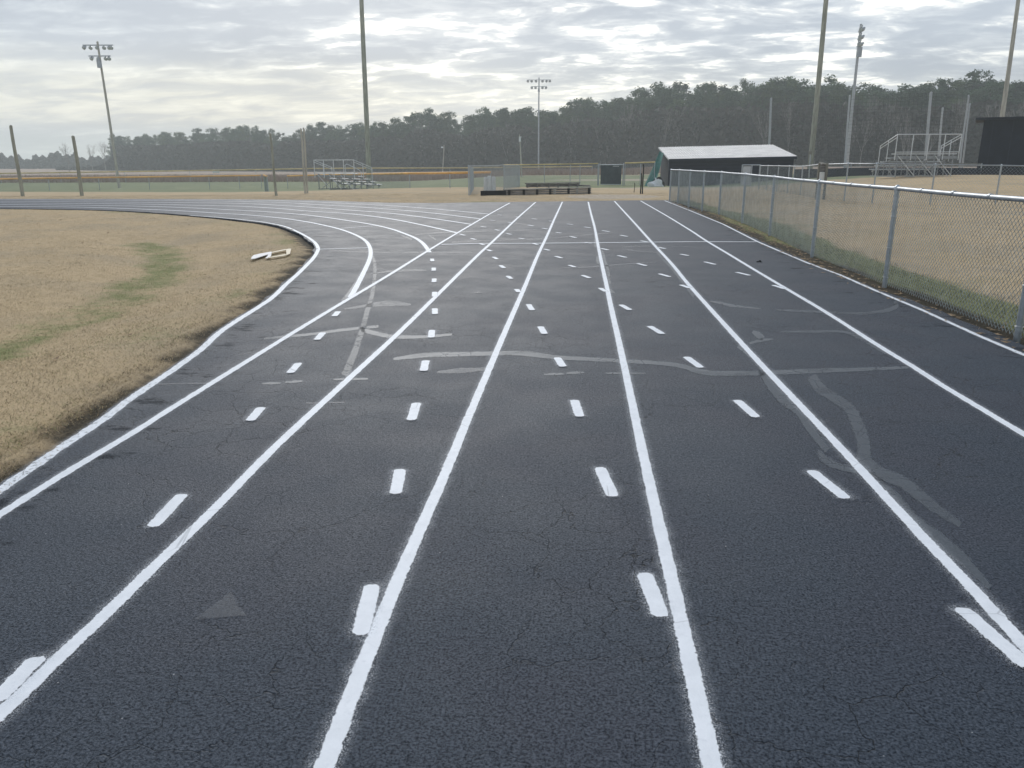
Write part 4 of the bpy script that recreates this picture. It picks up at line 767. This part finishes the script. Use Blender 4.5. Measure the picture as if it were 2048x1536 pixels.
# ------------------------------------------------------------------ grass, weeds, litter
def blades(n, pxr, Dr, hmul, seed, cond, wmul=1.0, dens=None):
    r = np.random.default_rng(seed); px = r.uniform(*pxr, n); D = np.exp(r.uniform(math.log(Dr[0]), math.log(Dr[1]), n))
    d = np.array([math.cos(0)]); xc = (px-1024)/F_PX*D
    # camera-plan sampling only spreads the blades; each one stands on the terrain
    hx = _F[:2]/np.linalg.norm(_F[:2]); X = CAM[0]+hx[0]*D+_R0[0]*xc; Y = CAM[1]+hx[1]*D+_R0[1]*xc
    ins, sd, green, soil, field, brush, dirt, nn, sw = masks(X, Y); ok = cond(X, Y, sd) & (sd > -.05) & (r.random(n) > np.clip(soil*1.0-.05, 0, .93)) & (r.random(n) > np.clip(dirt, 0, .9))
    X, Y, D, sd, green, sw, soil, nn = (a[ok] for a in (X, Y, D, sd, green, sw, soil, nn)); m = len(X); Z = np.where(sd < 0, .001, ground_z(X, Y, sd, sw)-.004)
    isg = r.random(m) < np.clip(green*.85-.05, .02, .85)
    fd = seg_dist(X, Y, FENCE_XY, False); weed = isg & (X > 3) & (fd < 1.1)
    h = r.uniform(.018, .05, m)*hmul*np.where(isg, 1.15, 1.0)*np.where(weed, r.uniform(.6, 1.5, m), 1); w = r.uniform(.0022, .0042, m)*wmul*np.sqrt(D/5)
    a = r.uniform(0, 2*math.pi, m); lean = r.uniform(.6, 1.5, m)*np.where(weed, .6, 1); la = r.uniform(0, 2*math.pi, m)
    base = np.stack([X, Y, Z], 1); sx = np.stack([np.cos(a), np.sin(a), 0*a], 1)*w[:, None]/2; tip = base+np.stack([np.cos(la)*np.sin(lean)*h, np.sin(la)*np.sin(lean)*h, np.cos(lean)*h], 1)
    V = np.empty((m*3, 3)); V[0::3] = base-sx; V[1::3] = base+sx; V[2::3] = tip
    c0 = np.array([.64, .475, .265]); t = r.uniform(.75, 1.2, (m, 1)); col = c0*t*np.array([1, 1, 1])+r.normal(0, .012, (m, 3)); pale = r.random(m) < .12; col[pale] = np.array([.52, .44, .29])*r.uniform(.8, 1.15, (pale.sum(), 1))
    dk = r.random(m) < np.clip(.04+soil*.6, 0, .8); col[dk] = np.array([.15, .10, .055])*r.uniform(.5, 1.3, (dk.sum(), 1))
    gc = np.array([.25, .26, .10])*r.uniform(.5, 1.5, (m, 1))+np.array([.04, .02, .0])*r.random((m, 1)); col[isg] = gc[isg]; wc = np.array([.042, .056, .034])*r.uniform(.6, 1.7, (m, 1)); col[weed] = wc[weed]
    col = np.clip(np.concatenate([col, np.ones((m, 1))], 1), .01, 1)
    return V, np.repeat(col, 3, 0)
sets = [blades(420000, (-120, 720), (3.2, 32), .72, 1, lambda x, y, s: x < -2), blades(200000, (1330, 2250), (5.0, 32), .85, 2, lambda x, y, s: x > 2.5), blades(120000, (-60, 1700), (29, 44), 1.1, 3, lambda x, y, s: y > 28, 1.4)]
V = np.concatenate([s[0] for s in sets]); Cc = np.concatenate([s[1] for s in sets])
tag(raw('grass', V, np.arange(len(V)).reshape(-1, 3), 'blade', cattr=('tint', Cc)), 'short dormant tan grass with green patches around the track', 'grass', kind='stuff')
def litter():
    r = np.random.default_rng(9); V = []; Fq = []
    pts = []
    for _ in range(1400):
        t = r.uniform(0, 1)**.8; y = 5+26*t; i = np.interp(y, [p[1] for p in FENCE_XY], [p[0] for p in FENCE_XY]); pts.append((i+r.normal(-.12, .16), y))
    for _ in range(260): pts.append((r.uniform(-16, -3), r.uniform(4, 24)))
    for x, y in pts:
        X = np.array([x]); Y = np.array([y]); ins, sd, *_, sw = masks(X, Y)
        if ins[0] and sd[0] < -.25: continue
        z = float(ground_z(X, Y, sd, sw)[0]); z = max(z, 0.0 if ins[0] else z)+.012; s = r.uniform(.015, .05); a = r.uniform(0, 6.28); c, sn = math.cos(a), math.sin(a); k = len(V); l = s*r.uniform(.5, 1); up = s*r.uniform(-.1, .5)
        for u, v, q in ((-s, 0, up), (0, -l*.5, 0), (s, 0, up*.6), (0, l*.5, 0)): V.append((x+u*c-v*sn, y+u*sn+v*c, z+q))
        Fq.append((k, k+1, k+2, k+3))
    return raw('leaf_litter', np.array(V), np.array(Fq), 'leaf_litter')
tag(litter(), 'scattered dry leaves and twigs along the fence foot', 'leaf litter', kind='stuff')
# ------------------------------------------------------------------ woods
def quads_at(c, size, r):
    m = len(c); u = r.normal(size=(m, 3)); u /= np.linalg.norm(u, axis=1)[:, None]; v = np.cross(u, r.normal(size=(m, 3))); v /= np.linalg.norm(v, axis=1)[:, None]
    s = size[:, None] if not np.isscalar(size) else size; V = np.empty((m*4, 3)); V[0::4] = c-u*s; V[1::4] = c+v*s*.55; V[2::4] = c+u*s; V[3::4] = c-v*s*.55
    return V
def pine_proto(seed, H=18.0, crown_from=.42, rad=2.5, nclump=34, leaf='needles'):
    r = np.random.default_rng(seed); root = thing('pine_tree', (0, 0, 0), 'x', 'tree'); b = MB()
    bend = [np.array([.35*math.sin(k*1.1+seed), .35*math.cos(k*.9+seed*2), H*k/7]) for k in range(8)]; b.tube(bend, [.2-.023*k for k in range(8)], 6)
    cl = []
    for k in range(nclump):
        t = r.uniform(0, 1)**.8; z = H*(crown_from+(1-crown_from)*t); pr = rad*(.45+.75*math.sin(math.pi*min(1, .18+.86*(1-t))))*r.uniform(.25, 1.0); a = r.uniform(0, 6.28)
        p = np.array([pr*math.cos(a), pr*math.sin(a), z]); ax = np.array([np.interp(z, [q[2] for q in bend], [q[i] for q in bend]) for i in (0, 1)]); p[:2] += ax; cl.append((p, r.uniform(.6, 1.15)*(1.15-.35*t)))
        if k % 2 == 0: b.tube([np.array([*ax, z-.8]), p], [.05, .02], 4, False)
    cl.append((bend[-1]+[0, 0, .1], .9)); b.build('trunk', 'bark', root)
    pts = []
    for p, s in cl: n = int(115*s); q = r.normal(size=(n, 3)); q /= np.linalg.norm(q, axis=1)[:, None]; q *= (r.random((n, 1))**.6)*s*1.15*np.array([1.2, 1.2, .95]); pts.append(p+q)
    c = np.concatenate(pts); V = quads_at(c, r.uniform(.14, .30, len(c)), r); raw('crown', V, np.arange(len(V)).reshape(-1, 4), leaf, parent=root); return root
def bare_proto(seed, H=13.0, wide=.5):
    r = random.Random(seed); root = thing('bare_tree', (0, 0, 0), 'x', 'tree'); t = MB(); br = MB()
    def grow(p, d, L, rad, lev, b):
        q = p+d*L; mid = p+d*L*.5+np.array([r.gauss(0, .05*L), r.gauss(0, .05*L), 0]); b.tube([p, mid, q], [rad, rad*.85, rad*.65], 5 if lev < 2 else 3, False)
        if lev >= 5: return
        for k in range(2 if lev else 3):
            a = r.uniform(0, 6.28); sp = r.uniform(.35, .8)*wide*1.4; n = d+np.array([math.cos(a)*sp, math.sin(a)*sp, .12]); n /= np.linalg.norm(n); grow(q, n, L*r.uniform(.62, .85), max(rad*.58, .018), lev+1, br)
        if lev < 3: n = d+np.array([r.gauss(0, .12), r.gauss(0, .12), .15]); n /= np.linalg.norm(n); grow(q, n, L*.8, rad*.62, lev+1, br)
    grow(np.array([0, 0, -.3]), np.array([0, 0, 1.]), H*.27, .16, 0, t); t.build('trunk', 'greybark', root); br.build('branches', 'greybark', root); return root
pines = [pine_proto(20+i, 18, (.40, .46, .34, .5, .42, .38, .55, .45)[i], (2.5, 2.2, 2.8, 2.3, 3.0, 2.4, 2.0, 2.7)[i], (36, 30, 42, 28, 44, 34, 26, 38)[i], 'needles' if i % 3 else 'needles_light') for i in range(8)]
bares = [bare_proto(5+i, 13, (.5, .42, .6)[i]) for i in range(3)]
used = {}
def plant(proto, loc, H, H0, label, group, rz, wide=1.0):
    first = proto.name not in used; o = proto if first else copy_tree(proto); used[proto.name] = 1
    s = H/H0; o.location = loc; o.scale = (s*wide, s*wide, s); o.rotation_euler.z = rz; o['label'] = label; o['group'] = group; return o
TOPX = [(150, 300), (210, 285), (235, 266), (300, 262), (360, 262), (400, 258), (460, 250), (520, 248), (560, 256), (575, 268), (590, 248), (640, 243), (690, 245), (735, 243), (755, 236), (790, 232), (820, 240), (835, 215), (865, 209), (900, 222), (940, 232), (960, 215), (1010, 203), (1050, 205), (1078, 222), (1100, 205), (1130, 200), (1160, 193), (1185, 183), (1215, 196), (1240, 178), (1265, 168), (1310, 160), (1370, 163), (1400, 166), (1450, 160), (1500, 158), (1540, 149), (1600, 148), (1640, 155), (1660, 148), (1690, 166), (1740, 155), (1780, 170), (1820, 160), (1880, 155), (1930, 142), (1980, 154), (2020, 165), (2060, 158), (2200, 150)]
tx = np.array([p[0] for p in TOPX]); ty = np.array([p[1] for p in TOPX])
def dline(px): return np.interp(px, [150, 2200], [1/330., 1/150.])**-1
SECT = [(0, 330, 'small pine at the low far left end of the treeline', 'pines at the left end of the treeline'), (330, 740, 'pine in the even low stretch of treeline behind the left bleachers', 'pines of the low treeline stretch'), (740, 1000, 'pine in the rising stretch of treeline right of the tall left pole', 'pines of the rising treeline stretch'), (1000, 1240, 'pine in the treeline around the distant centre light tower', 'pines around the centre tower'), (1240, 1640, 'tall pine in the high treeline behind the white roofed dugout', 'pines behind the dugout'), (1640, 3000, 'tall pine in the high treeline behind the right-hand bleachers', 'pines behind the right bleachers')]
rt = random.Random(4); ip = 0
def place_row(n, back, jit, hf):
    global ip
    for k in range(n):
        px = 222+(2190-222)*(k+.5)/n+rt.uniform(-jit, jit); D = dline(px)+back+rt.uniform(-2.5, 2.5); p = drop(px, 340, D)
        y = np.interp(px, tx, ty); H = rise(p, y+2)*rt.uniform(hf-.15, hf+.035)
        if 565 < px < 582 : H *= .82
        s = [s for s in SECT if s[0] <= px < s[1]][0]; pr = pines[ip % 8]; ip += 1
        plant(pr, p, H, 18.6, s[2], s[3], rt.uniform(0, 6.28), rt.uniform(.85, 1.6))
place_row(118, 0, 5, .90); place_row(110, 7, 6, .97); place_row(62, 14, 9, .99)
for px, ytop, D, lab, k in ((140, 283, 262, 'bare spreading tree behind the second leaning pole at far left', 0), (185, 286, 275, 'slim bare tree between second leaning pole and left light tower', 1), (212, 276, 285, 'taller slim bare tree just left of the left light tower', 2)):
    p = drop(px, 345, D); plant(bares[k], p, rise(p, ytop), 13, lab, 'bare trees at the left end of the treeline', k*2.0, 1.0)
for i in range(60):
    px = rt.uniform(330, 2080); D = dline(px)-rt.uniform(3, 9); p = drop(px, 345, D); y = np.interp(px, tx, ty); hmax = rise(p, y)
    plant(bares[i % 3], p, hmax*rt.uniform(.45, .85), 13, 'leafless grey tree standing in front of the dark pines', 'leafless trees along the treeline', rt.uniform(0, 6), rt.uniform(.6, .9))
def woods_fill():
    r = np.random.default_rng(77); n = 150000; px = r.uniform(150, 2230, n); D = dline(px)+r.uniform(-3, 26, n); xc = (px-1024)/F_PX*D; hx = _F[:2]/np.linalg.norm(_F[:2])
    D2 = D*math.cos(PITCH); X = hx[0]*D+_R0[0]*xc; Y = hx[1]*D+_R0[1]*xc; zg = base_z(X, Y)
    top = np.interp(px, tx, ty); Hm = (335-top)*D/F_PX*.62*np.where(px < 260, .12+.88*sstep(222, 300, px), 1); tt = r.random(n)**1.15; Z = zg+Hm*tt
    V = quads_at(np.stack([X, Y, Z], 1), r.uniform(.35, .95, n), r); return raw('undergrowth', V, np.arange(len(V)).reshape(-1, 4), 'understory')
tag(woods_fill(), 'dark tangled understory filling the pine woods', 'undergrowth', kind='stuff')
def far_woods():
    r = np.random.default_rng(78); n = 26000; px = r.uniform(-260, 330, n); D = r.uniform(400, 450, n); xc = (px-1024)/F_PX*D; hx = _F[:2]/np.linalg.norm(_F[:2]); X = hx[0]*D+_R0[0]*xc; Y = hx[1]*D+_R0[1]*xc
    Hm = 11+2.2*np.sin(px*.05)+1.6*np.sin(px*.17+1)+1.2*np.sin(px*.41); Hm = Hm*.56; Z = base_z(X, Y)+Hm*r.random(n)**.8; V = quads_at(np.stack([X, Y, Z], 1), r.uniform(.4, 1.0, n), r)
    return raw('far_woods', V, np.arange(len(V)).reshape(-1, 4), 'understory')
tag(far_woods(), 'low hazy strip of far woods on the left horizon', 'woods', kind='stuff')
def brush_band():
    r = np.random.default_rng(79); n = 60000; px = r.uniform(-200, 1330, n); D = r.uniform(126, 160, n); xc = (px-1024)/F_PX*D; hx = _F[:2]/np.linalg.norm(_F[:2]); X = hx[0]*D+_R0[0]*xc; Y = hx[1]*D+_R0[1]*xc
    Z = base_z(X, Y); h = r.uniform(.3, 1.0, n); w = r.uniform(.03, .09, n); a = r.uniform(0, 6.28, n); B = np.stack([X, Y, Z], 1); s = np.stack([np.cos(a)*w, np.sin(a)*w, 0*a], 1); T = B+np.stack([r.normal(0, .2, n), r.normal(0, .2, n), h], 1)
    V = np.empty((3*n, 3)); V[0::3] = B-s; V[1::3] = B+s; V[2::3] = T; return raw('dry_brush', V, np.arange(3*n).reshape(-1, 3), 'brushstuff')
tag(brush_band(), 'reddish brown dry brush beyond the outfield fence', 'brush', kind='stuff')
# ------------------------------------------------------------------ air
def haze(dens):
    m, nt = mat('haze air'); g = N(nt); o = g.n('ShaderNodeOutputMaterial'); v = g.n('ShaderNodeVolumePrincipled'); v.inputs['Color'].default_value = (.90, .965, .955, 1); v.inputs['Density'].default_value = dens; v.inputs['Anisotropy'].default_value = 0.35
    g.l(v.outputs[0], o.inputs['Volume']); MT['haze'] = m
    b = MB(); gz_ = fz.min()-1.0; b.box(((gx[0]+gx[-1])/2, (gy[0]+gy[-1])/2, (gz_+24.5)/2), (gx[-1]-gx[0]+6, gy[-1]-gy[0]+6, 24.5-gz_)); h = b.build('haze', 'haze'); return tag(h, kind='stuff')
HAZE = .00112
if HAZE: haze(HAZE)
# ------------------------------------------------------------------ light and sky
SUN_AZ, SUN_EL = R_(14), R_(30)           # azimuth to the left of the straight, elevation
w = bpy.data.worlds.new('World'); scene.world = w; w.use_nodes = True; nt = w.node_tree; nt.nodes.clear(); g = N(nt)
sky = g.n('ShaderNodeTexSky', sky_type='NISHITA'); sky.sun_disc = False; sky.sun_elevation = SUN_EL; sky.sun_rotation = -SUN_AZ; sky.air_density = 1.2; sky.dust_density = 1.5
dirv = g.n('ShaderNodeTexCoord').outputs['Generated']; sp = g.n('ShaderNodeSeparateXYZ'); g.l(dirv, sp.inputs[0])
zc = g.math('ADD', g.math('MAXIMUM', sp.outputs[2], 0.0), 0.14)
cv = g.n('ShaderNodeCombineXYZ'); g.put(g.math('DIVIDE', sp.outputs[0], zc), cv.inputs[0]); g.put(g.math('DIVIDE', sp.outputs[1], zc), cv.inputs[1]); cv.inputs[2].default_value = 3.7
cl = cv.outputs[0]
n1 = g.noise(g.stretch(cl, (.78, 1.15, 1)), 3.0, 7, .57, .5).outputs[0]; n2 = g.noise(g.stretch(cl, (.8, 1.2, 1)), 7.5, 5, .57, .5).outputs[0]; n3 = g.noise(cl, .45, 3, .5).outputs[0]
lum = g.math('ADD', g.math('MULTIPLY', n1, .62), g.math('MULTIPLY', n2, .38))
el = sp.outputs[2]
sd_ = Vector((-math.sin(SUN_AZ)*math.cos(SUN_EL), math.cos(SUN_AZ)*math.cos(SUN_EL), math.sin(SUN_EL)))
# thinner, brighter cloud in the part of the sky in front of the veiled sun
dt = g.n('ShaderNodeVectorMath', operation='DOT_PRODUCT'); g.l(dirv, dt.inputs[0]); dt.inputs[1].default_value = Vector((0.06, .93, .36)).normalized()
glow = g.ramp(dt.outputs['Value'], .82, 1.0, 0, 1)
gap = g.ramp(g.math('ADD', lum, g.math('ADD', g.math('MULTIPLY', glow, .05), g.math('MULTIPLY', g.math('SUBTRACT', n3, .5), .16))), 0.46, .66)
c_dark = g.mix(g.ramp(n3, .35, .65), (.30, .342, .41), (.385, .43, .495))
c_lite = g.mix(glow, (.50, .545, .595), (.66, .69, .715))
cc = g.mix(gap, c_dark, c_lite)
hot = g.ramp(g.math('ADD', lum, g.math('MULTIPLY', glow, .06)), .565, .65)
cc = g.mix(g.math('MULTIPLY', hot, g.ramp(glow, .05, .7, .15, .85)), cc, (1.02, 1.0, .93))
warm = g.math('MULTIPLY', g.math('MULTIPLY', g.ramp(el, .03, .05, 0, 1), g.ramp(el, .07, .135, 1, 0)), g.ramp(sp.outputs[0], -.35, .25, 1, .25))
cc = g.mix(g.math('MULTIPLY', g.math('MULTIPLY', warm, .55), g.ramp(n1, .35, .6, .4, 1.0)), cc, (.86, .84, .71))
low = g.ramp(el, .0, .055, 1, 0)
cc = g.mix(g.math('MULTIPLY', low, .6), cc, (.66, .74, .72))
sc_ = g.n('ShaderNodeVectorMath', operation='SCALE'); g.l(cc, sc_.inputs[0]); sc_.inputs['Scale'].default_value = 10.0
fin = g.mix(.93, sky.outputs[0], sc_.outputs[0])
bg = g.n('ShaderNodeBackground'); g.l(fin, bg.inputs[0]); bg.inputs[1].default_value = .1
wo = g.n('ShaderNodeOutputWorld'); g.l(bg.outputs[0], wo.inputs[0])
sl = bpy.data.lights.new('sun', 'SUN'); sl.energy = 1.3; sl.angle = R_(18); sl.color = (1, .97, .93); so_ = bpy.data.objects.new('sun', sl); COL.objects.link(so_)
so_.rotation_euler = sd_.to_track_quat('Z', 'Y').to_euler()
scene.view_settings.view_transform = 'Standard'; scene.view_settings.look = 'None'; scene.view_settings.exposure = 0.5; scene.view_settings.gamma = 1.0
scene.render.engine = 'CYCLES'; scene.cycles.max_bounces = 6; scene.cycles.transparent_max_bounces = 24; scene.cycles.volume_bounces = 0; scene.cycles.use_denoising = True
